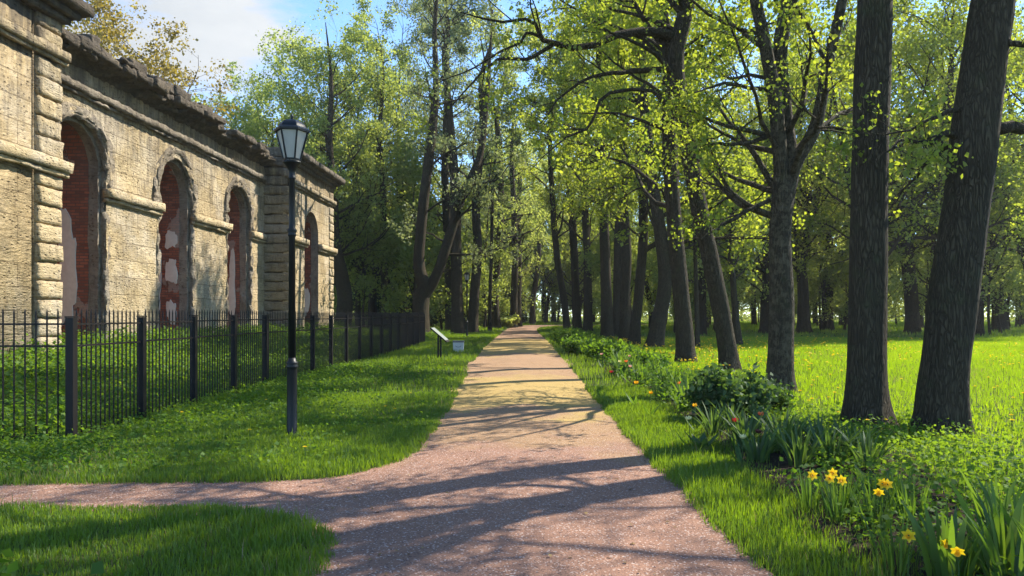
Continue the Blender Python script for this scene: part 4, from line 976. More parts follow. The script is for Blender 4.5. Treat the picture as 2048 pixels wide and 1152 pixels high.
# tulips
TUL = [(1475,828,0.42,'petal_red','red tulip above the dark lily leaves'),(1517,815,0.44,'petal_coral','orange-red tulip just right of the bush'),(1520,851,0.36,'petal_maroon','almost black maroon tulip in the lily leaves'),(1484,860,0.36,'petal_cream','cream tulip low among the lily leaves'),(1381,824,0.42,'petal_cream','pale yellow tulip left of the dark bush'),
       (1250,720,0.45,'petal_coral','orange tulip standing tallest in the middle bed'),(1240,720,0.45,'petal_cream','cream tulip touching the tall orange one'),(1260,730,0.42,'petal_pink','pale pink tulip right of the tall orange one'),(1256,710,0.45,'petal_pink','blush tulip behind the tall orange one'),(1222,741,0.4,'petal_red','dark red tulip in the middle bed'),
       (1271,762,0.42,'petal_orange','orange-yellow tulip nearer than the tall orange one'),(1362,763,0.42,'petal_coral','orange tulip at the left edge of the dark bush'),(1149,681,0.45,'petal_coral','far coral tulip at the start of the trunk cluster'),(1134,684,0.42,'petal_pink','far pink tulip left of the coral one'),(1150,687,0.40,'petal_cream','far cream tulip under the coral one'),(1205,706,0.42,'petal_pink','salmon tulip between the far and the middle tulips'),(1302,776,0.42,'petal_orange','amber tulip in front of the bush, low in the leaves'),(1394,800,0.42,'petal_orange','amber tulip at the front left of the dark bush')]
for (px, py, h, c, lab) in TUL:
    x, y = at(px, py, h+0.05)
    o = place(tulip(h, c, rng, 0.85+0.3*rng.random()), x, y, rng.random()*6.28, 0.85 if y < 12 else 0.95); tag(o, lab, 'flower', 'tulips in the flower bed')
# clumps
GR_C = 'strap-leaved clumps in the flower bed'
protos = {'daffodil_clump': [strap_clump('daffodil_clump', np.random.default_rng(200+i), 38, 0.36, 0.013, 0.11, 0.35) for i in range(2)],
          'lily_clump': [strap_clump('lily_clump', np.random.default_rng(210+i), 34, 0.50, 0.034, 0.12, 0.75, 'dark_leaf', 0.65) for i in range(2)],
          'iris_clump': [strap_clump('iris_clump', np.random.default_rng(220+i), 26, 0.52, 0.042, 0.13, 0.42, 'strap', 0.7) for i in range(2)]}
usedp = set()
def clump(kind, x, y, sc, lab, grp=GR_C):
    k = int(rng.integers(0, 2)); p = protos[kind][k]
    o = p if (kind, k) not in usedp else copy_tree(p, (0,0,0))
    usedp.add((kind, k)); place(o, x, y, rng.random()*6.28, sc); tag(o, lab, 'plant', grp); return o
for (x, y, sc) in [(2.12,5.9,1.0),(2.32,5.8,1.05),(2.55,5.65,1.0),(2.75,5.5,1.0),(2.22,5.55,0.9),(2.5,6.1,1.0),(2.15,4.5,1.0),(2.9,6.0,1.0),(2.42,5.35,0.9)]:
    clump('daffodil_clump', x, y, sc, 'tuft of narrow upright daffodil leaves in the near corner of the bed')
for (x, y, sc) in [(2.35,4.25,1.0),(2.75,4.4,1.1),(2.6,4.05,1.0),(3.05,4.7,1.0),(2.9,4.1,1.05),(3.3,4.45,1.0),(3.2,5.2,0.9)]:
    clump('iris_clump', x, y, sc, 'tuft of broad light green strap leaves at the nearest end of the bed')
for (x, y, sc) in [(2.3,7.9,0.9),(2.65,7.6,0.95),(3.0,7.7,1.0),(3.3,7.5,0.9),(2.35,8.6,1.0),(2.75,8.4,1.1),(3.15,8.4,1.0),(2.55,9.2,1.0),(2.95,9.2,1.0),(3.45,8.2,0.9),(2.25,9.7,0.9),(2.6,10.2,0.9)]:
    clump('lily_clump', x, y, sc, 'tuft of dark arching lily leaves in front of the dark bush')
for (x, y) in zip(rng.uniform(0.15, 1.0, 46), rng.uniform(11.0, 30, 46)):
    bl, br_ = float(bed_left(y)), float(bed_right(y)); clump('iris_clump' if rng.random() < 0.55 else 'daffodil_clump', bl+(br_-bl)*x*0.8, y, 0.85+0.35*rng.random(), 'tuft of upright strap leaves in the middle of the long bed')

def bush(name, b, rx, h, n, size, material, rng, label, grp=None, stems=14, per=5):
    root = empty(name, b)
    m = MB(); A = []
    for k in range(stems):
        a = rng.random()*6.28; rr = rx*(0.3+0.7*math.sqrt(rng.random())); hh = h*(1-0.45*(rr/rx)**2)*(0.8+0.25*rng.random())
        p0 = np.array([math.cos(a)*rr*0.25, math.sin(a)*rr*0.25, -0.03]); p2 = np.array([math.cos(a)*rr, math.sin(a)*rr, hh]); p1 = (p0+p2)/2+np.array([-math.cos(a), -math.sin(a), 1])*0.08*h
        m.tube([p0, p1, p2], [0.007, 0.006, 0.003], 5)
        for t in np.linspace(0.25, 1.05, max(4, n//stems)):
            A.append((1-t)**2*p0+2*t*(1-t)*p1+t*t*p2)
    m.build('stem', M['stem'], root, True)
    v, f, C = leaves(rng, np.array(A), per, 0.07, size, 0.7, 0.45)
    np_mesh('leaves', v, [f], M[material], root, tint=leaf_tint(rng, C, per))
    return tag(root, label, 'plant', grp)
x, y = at(1462, 845); bush('peony_bush', (x, y, ground_z(np.array([x]), np.array([y]))[0]), 0.60, 0.82, 1300, 0.075, 'dark_leaf', rng, 'large dark rounded peony bush in front of the leaning trunk', 'dark bushes in the bed', 52, 9)
x, y = at(1530, 830); bush('peony_bush', (x, y, ground_z(np.array([x]), np.array([y]))[0]), 0.36, 0.5, 360, 0.07, 'dark_leaf', rng, 'small dark bush at the foot of the forked lichen trunk', 'dark bushes in the bed', 20, 8)
for i, (px, py, rx, h, lab) in enumerate([(1160,712,0.7,0.75,'leafy green bush at the far end of the bed by the coral tulips'),(1215,722,0.8,0.7,'low leafy bush in the bed below the trunk cluster'),(1135,690,0.9,0.8,'farthest leafy bush of the bed beside the path'),(1290,740,0.6,0.5,'low leafy bush under the swollen trunk')]):
    x, y = at(px, py); bush('perennial_bush', (x, y, ground_z(np.array([x]), np.array([y]))[0]), rx, h, 420, 0.10, 'herb', rng, lab, 'green bushes in the far bed', 20, 8)
for i, (px, py, lab) in enumerate([(1008,655,'rounded shrub under the trees on the left verge, nearest the bend'),(985,668,'rounded shrub under the bowed trunk on the left verge'),(965,665,'small rounded shrub behind the distant lamp on the left verge')]):
    x, y = (px-VPX)/F*78, 78+3*i
    bush('shrub', (x, y, Tz(x, y)), 1.8, 1.6, 500, 0.28, 'leaf_wood', rng, lab, 'shrubs on the left verge', 24, 5)
# broad-leaf rosettes
def rosette(b, rng, lab):
    root = empty('broad_leaf_plant', b); it = []
    for q in range(7):
        V, f = petal(0.20+0.08*rng.random(), 0.10, 6, 0.3+0.5*rng.random()); V[:, 2] += V[:, 0]*(0.3+0.5*rng.random()); it.append((rotz(V, q*0.9+rng.random()*0.5), f))
    flower_mesh('leaves', root, it, M['dark_leaf']); return tag(root, lab, 'plant', 'broad-leaved plants in the bed')
for (px, py, lab) in [(1405,905,'broad grey-green leaves at the left edge of the dark lilies'),(1535,915,'broad leaves low at the front of the dark lilies'),(1740,985,'broad round leaves between the daffodils and the thick trunks'),(1640,905,'broad leaves at the right end of the dark lilies')]:
    x, y = at(px, py); rosette((x, y, float(ground_z(np.array([x]), np.array([y]))[0])+0.02), rng, lab)

# dandelions
def dandelion(rng, h=0.13):
    root = empty('dandelion'); m = MB(); m.tube([(0,0,-0.02),(0.006,0,h*0.6),(0.004,0.004,h)], [0.0035,0.003,0.003], 5); m.build('stem', M['stem'], root)
    it = []
    for ring, (ln, cup, cnt) in enumerate([(0.024, 0.25, 11), (0.017, 0.9, 8)]):
        for k in range(cnt):
            V, f = petal(ln, 0.011, 4, cup); it.append((rotz(V, k*2*PI/cnt+ring)+np.array([0.004, 0.004, h]), f))
    flower_mesh('blossom', root, it, M['petal_yellow']); return root
dp = dandelion(rng); first = True
def add_dandelion(x, y, sc, lab, grp):
    global first
    if first: o = dp; first = False
    else: o = copy_tree(dp, (0,0,0))
    place(o, x, y, rng.random()*6.28, sc); tag(o, lab, 'flower', grp)
cnt = 0
while cnt < 210:
    y = 9.5+28*rng.random()**1.15; x = float(bed_right(y))+0.2+(0.66*y)*rng.random()**1.5
    dens = 1.0 if (x < 6.5+0.05*y and y > 15) else 0.3
    if rng.random() > dens or x > 0.66*y+0.5: continue
    add_dandelion(x, y, 1.0+0.5*rng.random()+0.02*y, 'yellow dandelion in the sunlit lawn behind the trunks', 'dandelions in the lawn'); cnt += 1
for k in range(16):
    y = 8+14*rng.random(); x = -2.0-3.5*rng.random(); add_dandelion(x, y, 1.2, 'yellow dandelion in the left verge by the lamp and fence', 'dandelions in the left verge')
# the far dandelions read as a yellow dusting: one mass
n = 2600
X = rng.uniform(2.5, 24, n); Y = rng.uniform(20, 44, n); k = (X > bed_right(Y)) & (rng.random(n) < np.interp(X, [3, 9, 20], [1, 0.5, 0.15])); X, Y = X[k], Y[k]
A = np.stack([X, Y, ground_z(X, Y)+0.15+0.05*rng.random(len(X))], 1)
v, f, C = leaves(rng, A, 2, 0.012, 0.065, 2.0, 0.0)
tag(np_mesh('dandelion_flowers', v, [f], M['petal_yellow'], tint=rng.random(len(f))), 'dusting of small yellow dandelions on the far side of the lawn', 'flowers', kind='stuff')

# ------------------------------------------------------------------ iron fence
FX = -6.0
POSTY = [9.42+1.65*i for i in range(18)]
fence = empty('iron_fence', (FX, POSTY[0], Tz(FX, POSTY[0])))
tag(fence, 'black iron picket fence running along the verge before the ruined wall', 'fence')
off = np.array([FX, POSTY[0], Tz(FX, POSTY[0])])
def fz(y): return Tz(FX, y)*0.55
pickets = []      # (x, y, z0, z1, r)
for i, y in enumerate(POSTY):
    m = MB(); w = 0.05
    m.box(FX-w-off[0], FX+w-off[0], y-w-off[1], y+w-off[1], -0.1-off[2], 1.58+fz(y)-off[2], 0.006)
    m.box(FX-w-0.004-off[0], FX+w+0.004-off[0], y-w-0.004-off[1], y+w+0.004-off[1], 1.583+fz(y)-off[2], 1.60+fz(y)-off[2])
    m.build('post', M['iron'], fence)
for i in range(len(POSTY)-1):
    ya, yb = POSTY[i]+0.052, POSTY[i+1]-0.052; z = fz(POSTY[i])
    for h in (0.06, 1.22, 1.50):
        m = MB(); m.box(-0.018, 0.018, ya-off[1], yb-off[1], h+z-0.012-off[2], h+z+0.012-off[2]); m.build('rail', M['iron'], fence)
    nb = 15
    for k in range(nb):
        y = ya+(yb-ya)*(k+0.5)/nb; pickets.append((FX, y, Tz(FX, y)-0.03, 1.70+z, 0.0105))
# front section towards the left
xa, xb = FX-0.052, FX-2.65
for h in (0.06, 1.22, 1.50):
    m = MB(); m.box(xb-off[0], xa-off[0], -0.018, 0.018, h+fz(9.42)-0.012-off[2], h+fz(9.42)+0.012-off[2]); m.build('rail', M['iron'], fence)
for k in range(18):
    x = xa-0.12-0.14*k; pickets.append((x, POSTY[0], Tz(x, 9.42)-0.03, 1.70+fz(9.42), 0.0105))
m = MB(); m.box(xb-0.1-off[0], xb-off[0], -0.05, 0.05, -0.1-off[2], 1.58-off[2], 0.006); m.build('post', M['iron'], fence)
def picket_mb(m, p):
    x, y, z0, z1, r = p
    m.tube([(x-off[0], y-off[1], z0-off[2]), (x-off[0], y-off[1], z1-0.05-off[2]), (x-off[0], y-off[1], z1-off[2])], [r, r, 0.002], 6)
pickets.sort(key=lambda p: p[1])
for p in pickets[:98]:
    m = MB(); picket_mb(m, p); m.build('picket', M['iron'], fence)
m = MB()
for p in pickets[98:]: picket_mb(m, p)
o = m.build('picket', M['iron'], fence); o['kind'] = 'stuff'

# ------------------------------------------------------------------ street lamps
def lamp(loc, label, rz=0.2):
    root = empty('street_lamp', loc, rz); tag(root, label, 'street lamp', 'black lamp posts beside the path')
    m = MB(); m.lathe([(0.085,-0.1),(0.085,0.05),(0.066,0.09),(0.064,0.93),(0.070,0.95),(0.078,0.965),(0.078,0.985),(0.070,1.0),(0.076,1.015),(0.076,1.03),(0.055,1.05),(0.047,1.09)], 20); m.build('base', M['lamp_iron'], root, True)
    m = MB(); m.lathe([(0.045,1.09),(0.042,2.68),(0.055,2.70),(0.058,2.715),(0.046,2.73),(0.062,2.755),(0.062,2.775),(0.044,2.80),(0.040,2.86),(0.037,3.44),(0.047,3.45),(0.047,3.47),(0.04,3.48),(0.042,3.55),(0.09,3.63),(0.118,3.655),(0.118,3.675)], 20); m.build('pole', M['lamp_iron'], root, True)
    # lantern: six sides, narrow at the bottom
    n = 6; rb, rt, zb, zt = 0.105, 0.200, 3.69, 4.065
    lan = MB()
    for k in range(n):
        a = 2*PI*k/n; b = 2*PI*(k+0.0)/n
        lan.tube([(rb*math.cos(a), rb*math.sin(a), zb), (rt*math.cos(a), rt*math.sin(a), zt)], [0.013, 0.013], 6)
    lan.lathe([(rb+0.012,zb-0.004),(rb+0.016,zb+0.02),(rb-0.01,zb+0.02)], n, cap=False)
    fr = lan.build('lantern_frame', M['lamp_iron'], root)
    for k in range(n):
        a, b = 2*PI*k/n, 2*PI*(k+1)/n
        q = 0.965; vs = [(rb*q*math.cos(a), rb*q*math.sin(a), zb+0.012), (rb*q*math.cos(b), rb*q*math.sin(b), zb+0.012), (rt*q*math.cos(b), rt*q*math.sin(b), zt), (rt*q*math.cos(a), rt*q*math.sin(a), zt)]
        q2 = 0.93; vs += [(v[0]/q*q2, v[1]/q*q2, v[2]) for v in vs]
        m = MB(); m.add(vs, [(0,1,2,3),(7,6,5,4),(0,4,5,1),(1,5,6,2),(2,6,7,3),(3,7,4,0)]); m.build('pane', M['frost'], fr)
    m = MB(); m.lathe([(0.20,4.06),(0.228,4.063),(0.232,4.09),(0.205,4.11),(0.188,4.12),(0.172,4.155),(0.14,4.19),(0.09,4.215),(0.04,4.225)], 6, cap=True); m.build('roof', M['lamp_iron'], root)
    m = MB(); m.lathe([(0.02,4.223),(0.024,4.235),(0.014,4.245),(0.022,4.262),(0.022,4.275),(0.010,4.29),(0.004,4.315)], 10); m.build('finial', M['lamp_iron'], root, True)
    return root
x, y = (584-VPX)/F*9.75, 9.75
lp = lamp((x, y, -0.04), 'tall black lantern post standing in the grass beside the fence', 0.12)
lp2 = copy_tree(lp, base(934, 47), 0.5, 0.985); tag(lp2, 'far black lantern post among the trunks on the left verge', 'street lamp')

# ------------------------------------------------------------------ information stand
x, y = (879-VPX)/F*25.5, 25.5
stand = empty('information_stand', (x, y, Tz(x, y))); tag(stand, 'slanted information panel on two black legs in the verge', 'sign')
for dy in (-0.30, 0.30):
    m = MB(); m.box(-0.03, 0.03, dy-0.025, dy+0.025, -0.1, 0.86, 0.004); m.build('leg', M['iron'], stand)
def tilted(x0, x1, z0, z1, y0, y1, th, name, material, parent):
    dx, dz = x1-x0, z1-z0; l = math.hypot(dx, dz); nx_, nz_ = -dz/l*th, dx/l*th
    vs = []
    for yy in (y0, y1): vs += [(x0, yy, z0), (x1, yy, z1), (x1+nx_, yy, z1+nz_), (x0+nx_, yy, z0+nz_)]
    m = MB(); m.add(vs, [(0,1,2,3),(7,6,5,4),(0,4,5,1),(1,5,6,2),(2,6,7,3),(3,7,4,0)]); return m.build(name, material, parent)
tilted(-0.27, 0.29, 1.10, 0.62, -0.42, 0.42, 0.035, 'board', M['iron'], stand)
tilted(-0.235, 0.255, 1.118, 0.698, -0.39, 0.39, 0.006, 'panel_face', M['panel'], stand)

# ------------------------------------------------------------------ litter bin
x, y = (917-VPX)/F*30, 30
binr = empty('litter_bin', (x, y, Tz(x, y)), 0.08); tag(binr, 'small pale concrete litter bin with dark lid beside the path', 'litter bin')
m = MB()
def frustum(m, w0, w1, z0, z1):
    m.add([(-w0,-w0,z0),(w0,-w0,z0),(w0,w0,z0),(-w0,w0,z0),(-w1,-w1,z1),(w1,-w1,z1),(w1,w1,z1),(-w1,w1,z1)], [(3,2,1,0),(4,5,6,7),(0,1,5,4),(1,2,6,5),(2,3,7,6),(3,0,4,7)])
frustum(m, 0.205, 0.215, -0.05, 0.40); m.build('body', M['concrete'], binr)
m = MB(); m.box(-0.235, 0.235, -0.235, 0.235, 0.403, 0.465, 0.025); m.build('lid', M['lid_dark'], binr)
m = MB(); pts_ = [(0.12*math.sin(t), -0.222, 0.30-0.085*math.cos(t)) for t in np.linspace(-1.35, 1.35, 14)]; m.tube(pts_, [0.003]+[0.009]*12+[0.003], 6); m.build('curved_mark', M['lid_dark'], binr, True)

# ------------------------------------------------------------------ ruined building
WX = -15.0; BX = -13.6
ruin = empty('ruined_building', (WX, 30, 0)); tag(ruin, 'ruined pale stone wall with brick-filled arches and broken dark cornice', 'building')
O = np.array([WX, 30.0, 0.0])
def rough_grid(P00, du, dv, nu, nv, amp, freq, nvec, seed=0.0, ragged=0.0):
    """displaced rectangular sheet"""
    u = np.linspace(0, 1, nu); v = np.linspace(0, 1, nv); U, V_ = np.meshgrid(u, v)
    P = np.array(P00)+U[..., None]*np.array(du)+V_[..., None]*np.array(dv)
    d = amp*pnoise(P+seed, freq, 3)
    P = P+d[..., None]*np.array(nvec)
    i = np.arange((nv-1)*(nu-1)); a = (i//(nu-1))*nu+i % (nu-1)
    return P.reshape(-1, 3), np.stack([a, a+1, a+1+nu, a+nu], 1)
def joinm(name, parts_, material, smooth=False, parent=None):
    Vs = []; Fs = []; off_ = 0
    for V, Fq in parts_: Vs.append(V-O); Fs.append(np.asarray(Fq)+off_); off_ += len(V)
    return np_mesh(name, np.vstack(Vs), [np.vstack(Fs)], material, parent or ruin, smooth=smooth)
def boxq(x0, x1, y0, y1, z0, z1):
    V = np.array([(x0,y0,z0),(x1,y0,z0),(x1,y1,z0),(x0,y1,z0),(x0,y0,z1),(x1,y0,z1),(x1,y1,z1),(x0,y1,z1)], dtype=float)
    return V, np.array([(3,2,1,0),(4,5,6,7),(0,1,5,4),(1,2,6,5),(2,3,7,6),(3,0,4,7)])
def rbox(x0, x1, y0, y1, z0, z1, amp=0.02, seg=0.12, seed=0.0, freq=3.0):
    """a weathered stone block: subdivided, rounded and displaced"""
    bm = bmesh.new(); bmesh.ops.create_cube(bm, size=1)
    nx_, ny_, nz_ = [max(1, int(round(d/seg))) for d in (x1-x0, y1-y0, z1-z0)]
    for ax, cuts in ((0, nx_), (1, ny_), (2, nz_)):
        cuts = min(cuts, 160)
        for k in range(1, cuts):
            co = Vector((0, 0, 0)); no = Vector((0, 0, 0)); co[ax] = -0.5+k/cuts; no[ax] = 1
            bmesh.ops.bisect_plane(bm, geom=bm.verts[:]+bm.edges[:]+bm.faces[:], plane_co=co, plane_no=no)
    bm.verts.index_update()
    V = np.array([v.co[:] for v in bm.verts]); fs = [[v.index for v in f.verts] for f in bm.faces]; bm.free()
    fs = np.array([f for f in fs if len(f) == 4])
    D = np.array([x1-x0, y1-y0, z1-z0]); C = np.array([(x0+x1)/2, (y0+y1)/2, (z0+z1)/2])
    e = (0.5-np.abs(V))*D            # distance to faces
    near = (e < 0.03).sum(1)          # corner rounding
    P = C+V*D - np.sign(V)*(near >= 2)[:, None]*0.010*(e < 0.03)
    amp = amp*1.15; freq = freq*1.7
    n3 = np.stack([pnoise(P+seed, freq, 3), pnoise(P+seed+17, freq, 3), pnoise(P+seed+31, freq, 3)], 1)
    return P+n3*amp, fs

# main wall with three arched openings (local function so the far block can use it too)
def arched_face(xf, y0, y1, z0, z1, arches, hw, zs, seg=14):
    """front face strips at x = xf: arches = centres along y"""
    quads = []
    def q(a, b, c, d): quads.append((a, b, c, d))
    cur = y0
    for yc in arches:
        q((xf,cur,z0),(xf,yc-hw,z0),(xf,yc-hw,z1),(xf,cur,z1))
        pts_ = [(yc-hw, z0), (yc-hw, zs)]+[(yc-hw*math.cos(PI*k/seg), zs+hw*math.sin(PI*k/seg)) for k in range(1, seg)]+[(yc+hw, zs)]
        for (ya, za), (yb, zb_) in zip(pts_[1:-1], pts_[2:]): q((xf,ya,za),(xf,yb,zb_),(xf,yb,z1),(xf,ya,z1))
        cur = yc+hw
    q((xf,cur,z0),(xf,y1,z0),(xf,y1,z1),(xf,cur,z1))
    V = np.array([p for qq in quads for p in qq], dtype=float); Fq = np.arange(len(V)).reshape(-1, 4)
    return V, Fq
def arch_line(yc, hw, zs, z0, seg=30):
    return [(yc-hw, z0)]+[(yc-hw, z0+(zs-z0)*k/40) for k in range(1, 41)]+[(yc-hw*math.cos(PI*k/seg), zs+hw*math.sin(PI*k/seg)) for k in range(1, seg)]+[(yc+hw, zs-(zs-z0)*k/40) for k in range(0, 41)]
def sweep_arch(yc, hw0, hw1, x0, x1, zs, z0, amp=0.0, seed=0.0):
    """sheet joining the outline of half-width hw0 at x0 to the outline of half-width hw1 at x1"""
    A = arch_line(yc, hw0, zs, z0); B = arch_line(yc, hw1, zs, z0)
    n = len(A); V = np.array([(x0, a, b) for a, b in A]+[(x1, a, b) for a, b in B], dtype=float)
    if amp: V[:, 1] += amp*pnoise(V+seed, 2.6, 3); V[:, 0] += amp*0.5*pnoise(V+seed+9, 2.6, 3)
    return V, np.array([(i, i+1, n+i+1, n+i) for i in range(n-1)])
def ring_arch(yc, hw0, hw1, x0, x1, zs, z0, amp, seed):
    """a solid moulded band round an arch: four sheets"""
    out_ = []
    A0 = arch_line(yc, hw0, zs, z0); A1 = arch_line(yc, hw1, zs, z0); n = len(A0)
    rows = [[(x0, a, b) for a, b in A0], [(x1, a, b) for a, b in A0], [(x1-0.03, a*0.5+c*0.5, b*0.5+d*0.5) for (a, b), (c, d) in zip(A0, A1)], [(x1, a, b) for a, b in A1], [(x0, a, b) for a, b in A1]]
    V = np.array(sum(rows, []), dtype=float)
    V += amp*np.stack([pnoise(V+seed, 4.5, 3), pnoise(V+seed+5, 4.5, 3), pnoise(V+seed+11, 4.5, 3)], 1)
    f = [(r*n+i, r*n+i+1, (r+1)*n+i+1, (r+1)*n+i) for r in range(4) for i in range(n-1)]
    return V, np.array(f)
YA = [24.0, 30.3, 36.6]; HW = 1.42; ZS = 6.65
Y0, Y1 = 20.95, 39.8
joinm('wall', [arched_face(WX, Y0-0.5, Y1+0.2, -0.3, 10.0, YA, HW, ZS), boxq(WX-2.6, WX-2.2, Y0-0.5, Y1+0.2, -0.3, 9.9), boxq(WX-2.2, WX-0.02, Y0-0.5, Y1+0.2, 9.75, 10.0)], M['stone'])
for i, yc in enumerate(YA):
    def sheet(hw0, hw1, x0, x1, k, amp, sd):
        ps_ = []
        for q in range(k):
            a0, a1 = q/k, (q+1)/k
            ps_.append(sweep_arch(yc, hw0+(hw1-hw0)*a0, hw0+(hw1-hw0)*a1, x0+(x1-x0)*a0, x0+(x1-x0)*a1, ZS, -0.3, amp, sd))
        return ps_
    w = sheet(HW, HW, WX+0.01, WX-0.17, 2, 0.055, i*3.0)+sheet(HW, HW-0.17, WX-0.17, WX-0.17, 2, 0.055, i*3.0)+sheet(HW-0.17, HW-0.17, WX-0.17, WX-0.50, 3, 0.055, i*3.0)
    joinm('arch_jamb', w, M['stone_grey'])
    HB = HW-0.20
    bk = [sweep_arch(yc, HB, HB, WX-0.50-0.28*q, WX-0.78-0.28*q, ZS, -0.3, 0.03, i*2.0) for q in range(6)]+[sweep_arch(yc, HW-0.13, HB, WX-0.50, WX-0.50, ZS, -0.3, 0.03, i*2.0)]
    bk.append(rough_grid((WX-2.15, yc-HW, -0.3), (0, 2*HW, 0), (0, 0, ZS+HW+0.3), 20, 50, 0.05, 2.4, (1,0,0), i*3.3))
    joinm('brick_reveal', bk, M['brick'])
    joinm('arch_moulding', [ring_arch(yc, HW-0.05, HW+0.13, WX-0.06, WX+0.035, ZS, -0.3, 0.11, i*7.7), ring_arch(yc, HW+0.10, HW+0.36, WX-0.06, WX+0.05, ZS, 6.0, 0.12, i*5.1+2)], M['stone_grey'])
def plaster(yw, x0, x1, z0, z1, seed):
    """a patch of old plaster left on the far reveal, which faces the camera side"""
    rng_ = np.random.default_rng(seed); n = 34
    a = np.linspace(0, 2*PI, n, endpoint=False)
    r_ = 1+0.14*np.sin(a*2+seed)+0.12*np.sin(a*3+seed*2)+0.07*np.sin(a*7+seed)+rng_.normal(size=n)*0.05
    ca, sa = np.cos(a), np.sin(a)
    ca = np.sign(ca)*np.abs(ca)**0.7; sa = np.sign(sa)*np.abs(sa)**0.7
    xs_ = (x0+x1)/2+(x1-x0)/2*r_*ca; zs_ = (z0+z1)/2+(z1-z0)/2*r_*sa
    V = np.array([(p, yw, q) for p, q in zip(xs_, zs_)]+[(p, yw+0.09, q) for p, q in zip(xs_, zs_)]+[((x0+x1)/2, yw-0.01, (z0+z1)/2)])
    me = MB(); me.add([tuple(v-O) for v in V], [(i, (i+1) % n, n*2) for i in range(n)]+[((i+1) % n, i, n+i, n+(i+1) % n) for i in range(n)])
    me.build('plaster_patch', M['plaster'], ruin)
P1, P2, P3_, P4 = [y_+HW-0.25 for y_ in YA]+[43.75+1.3-0.10]
plaster(P1, -16.5, -15.88, 1.5, 4.95, 4)
plaster(P2, -16.05, -15.62, 4.45, 5.25, 1); plaster(P2, -16.02, -15.58, 2.95, 4.05, 2); plaster(P2, -16.0, -15.6, 1.3, 2.25, 3); plaster(P2, -16.6, -16.25, 1.4, 4.2, 6)
plaster(P3_, -16.05, -15.68, 1.6, 4.6, 5); plaster(P4, -14.6, -14.2, 1.5, 3.4, 7)

# string courses
def bands(name, x0, proj, y0, y1, z0, z1, material, seed, amp=0.02, seg=0.16):
    zz = z0+(z1-z0)*0.30
    return joinm(name, [rbox(x0-0.05, x0+proj*0.55, y0, y1, z0, zz, amp, seg, seed), rbox(x0-0.05, x0+proj, y0-0.0, y1+0.0, zz, z1, amp, seg, seed+4)], material)
bands('string_course', WX, 0.26, Y0, Y1-0.01, 8.70, 9.06, M['stone_grey'], 1.0, 0.05)
# impost bands on the piers between the arches
for (ya, yb) in ((24.0+HW-0.12, 30.3-HW+0.10), (30.3+HW-0.12, 36.6-HW+0.10), (36.6+HW-0.12, 39.78)):
    bands('impost_band', WX, 0.24, ya, yb, 5.52, 5.98, M['stone_plain'], ya, 0.03)
# cornice: a jagged overhang, its profile swept along the wall with broken bites
def cornice(y0, y1, x0, z0, prof, step, bite, seed, name='cornice', material=None, axis='y', xfix=None):
    n = int((y1-y0)/step)+1; ys_ = np.linspace(y0, y1, n)
    rows = []
    for k, (px_, pz_) in enumerate(prof): rows.append(np.stack([np.full(n, x0+px_), ys_, np.full(n, z0+pz_)], 1))
    V = np.stack(rows, 1)                              # n, m, 3
    m_ = len(prof)
    P = V.copy(); y_ = P[..., 1]
    blk = np.floor(y_/0.9+seed); h = np.modf(np.abs(np.sin(blk*12.9898+seed)*43758.5))[0]
    out_ = np.clip((P[..., 0]-x0)/max(p[0] for p in prof), 0, 1)
    top = np.clip((P[..., 2]-z0)/max(p[1] for p in prof), 0, 1)
    P[..., 0] -= out_*bite*(0.55*h+0.35*(pnoise(P+seed, 1.4, 3)+0.4))
    P[..., 2] -= top*bite*(0.35*h+0.30*pnoise(P*np.array([0, 1, 0])+seed*2, 1.9, 3))
    h2 = np.modf(np.abs(np.sin(np.floor(y_/0.37+seed)*78.233))*43758.5)[0]; P[..., 2] -= top*0.22*h2; P[..., 0] -= out_*0.16*np.modf(h2*7.7)[0]
    P += 0.085*np.stack([pnoise(P+seed, 6, 3), pnoise(P+seed+3, 6, 3), pnoise(P+seed+8, 6, 3)], -1)
    i = np.arange(n-1)[:, None]*m_+np.arange(m_-1)[None, :]
    Fq = np.stack([i, i+1, i+1+m_, i+m_], -1).reshape(-1, 4)
    caps = []
    Vf = P.reshape(-1, 3)
    o_ = joinm(name, [(Vf, Fq)], material or M['stone_dark'])
    return o_
PROF = [(-0.02,0.0),(0.10,0.02),(0.16,0.10),(0.30,0.14),(0.36,0.24),(0.62,0.30),(0.98,0.34),(1.04,0.42),(1.06,0.50),(0.95,0.54),(1.02,0.60),(1.0,0.74),(0.85,0.78),(0.6,0.88),(0.2,0.95),(-0.6,0.92),(-2.4,0.85),(-2.4,0.0)]
cornice(Y0-0.1, Y1+0.1, WX, 9.62, [(a*(0.80 if a > 0 else 1), b*0.86) for a, b in PROF], 0.06, 0.40, 2.0)
crng = np.random.default_rng(77)
ps = []; y = Y0
while y < Y1-0.3:                                   # hanging slabs, broken to different lengths
    ln = 0.45+0.8*crng.random(); y2 = min(y+ln, Y1-0.05)
    if crng.random() < 0.86:
        pr = 0.66+0.40*crng.random()**0.6; z0 = 9.93+0.03*crng.normal(); h_ = 0.20+0.14*crng.random()
        ps.append(rbox(WX-0.3, WX+pr, y+0.01, y2-0.01, z0, z0+h_, 0.05, 0.10, y*3.1, 2.6))
    y = y2
y = Y0
while y < Y1-0.3:                                   # what is left of the upper courses
    ln = 0.35+0.9*crng.random(); y2 = min(y+ln, Y1-0.05)
    if crng.random() < 0.72:
        pr = 0.35+0.60*crng.random(); h_ = 0.10+0.34*crng.random()**1.5
        ps.append(rbox(WX-0.6, WX+pr, y+0.01, y2-0.01, 10.18, 10.20+h_, 0.06, 0.10, y*2.3+5, 2.8))
    y = y2
joinm('cornice_slabs', ps, M['stone_dark'])

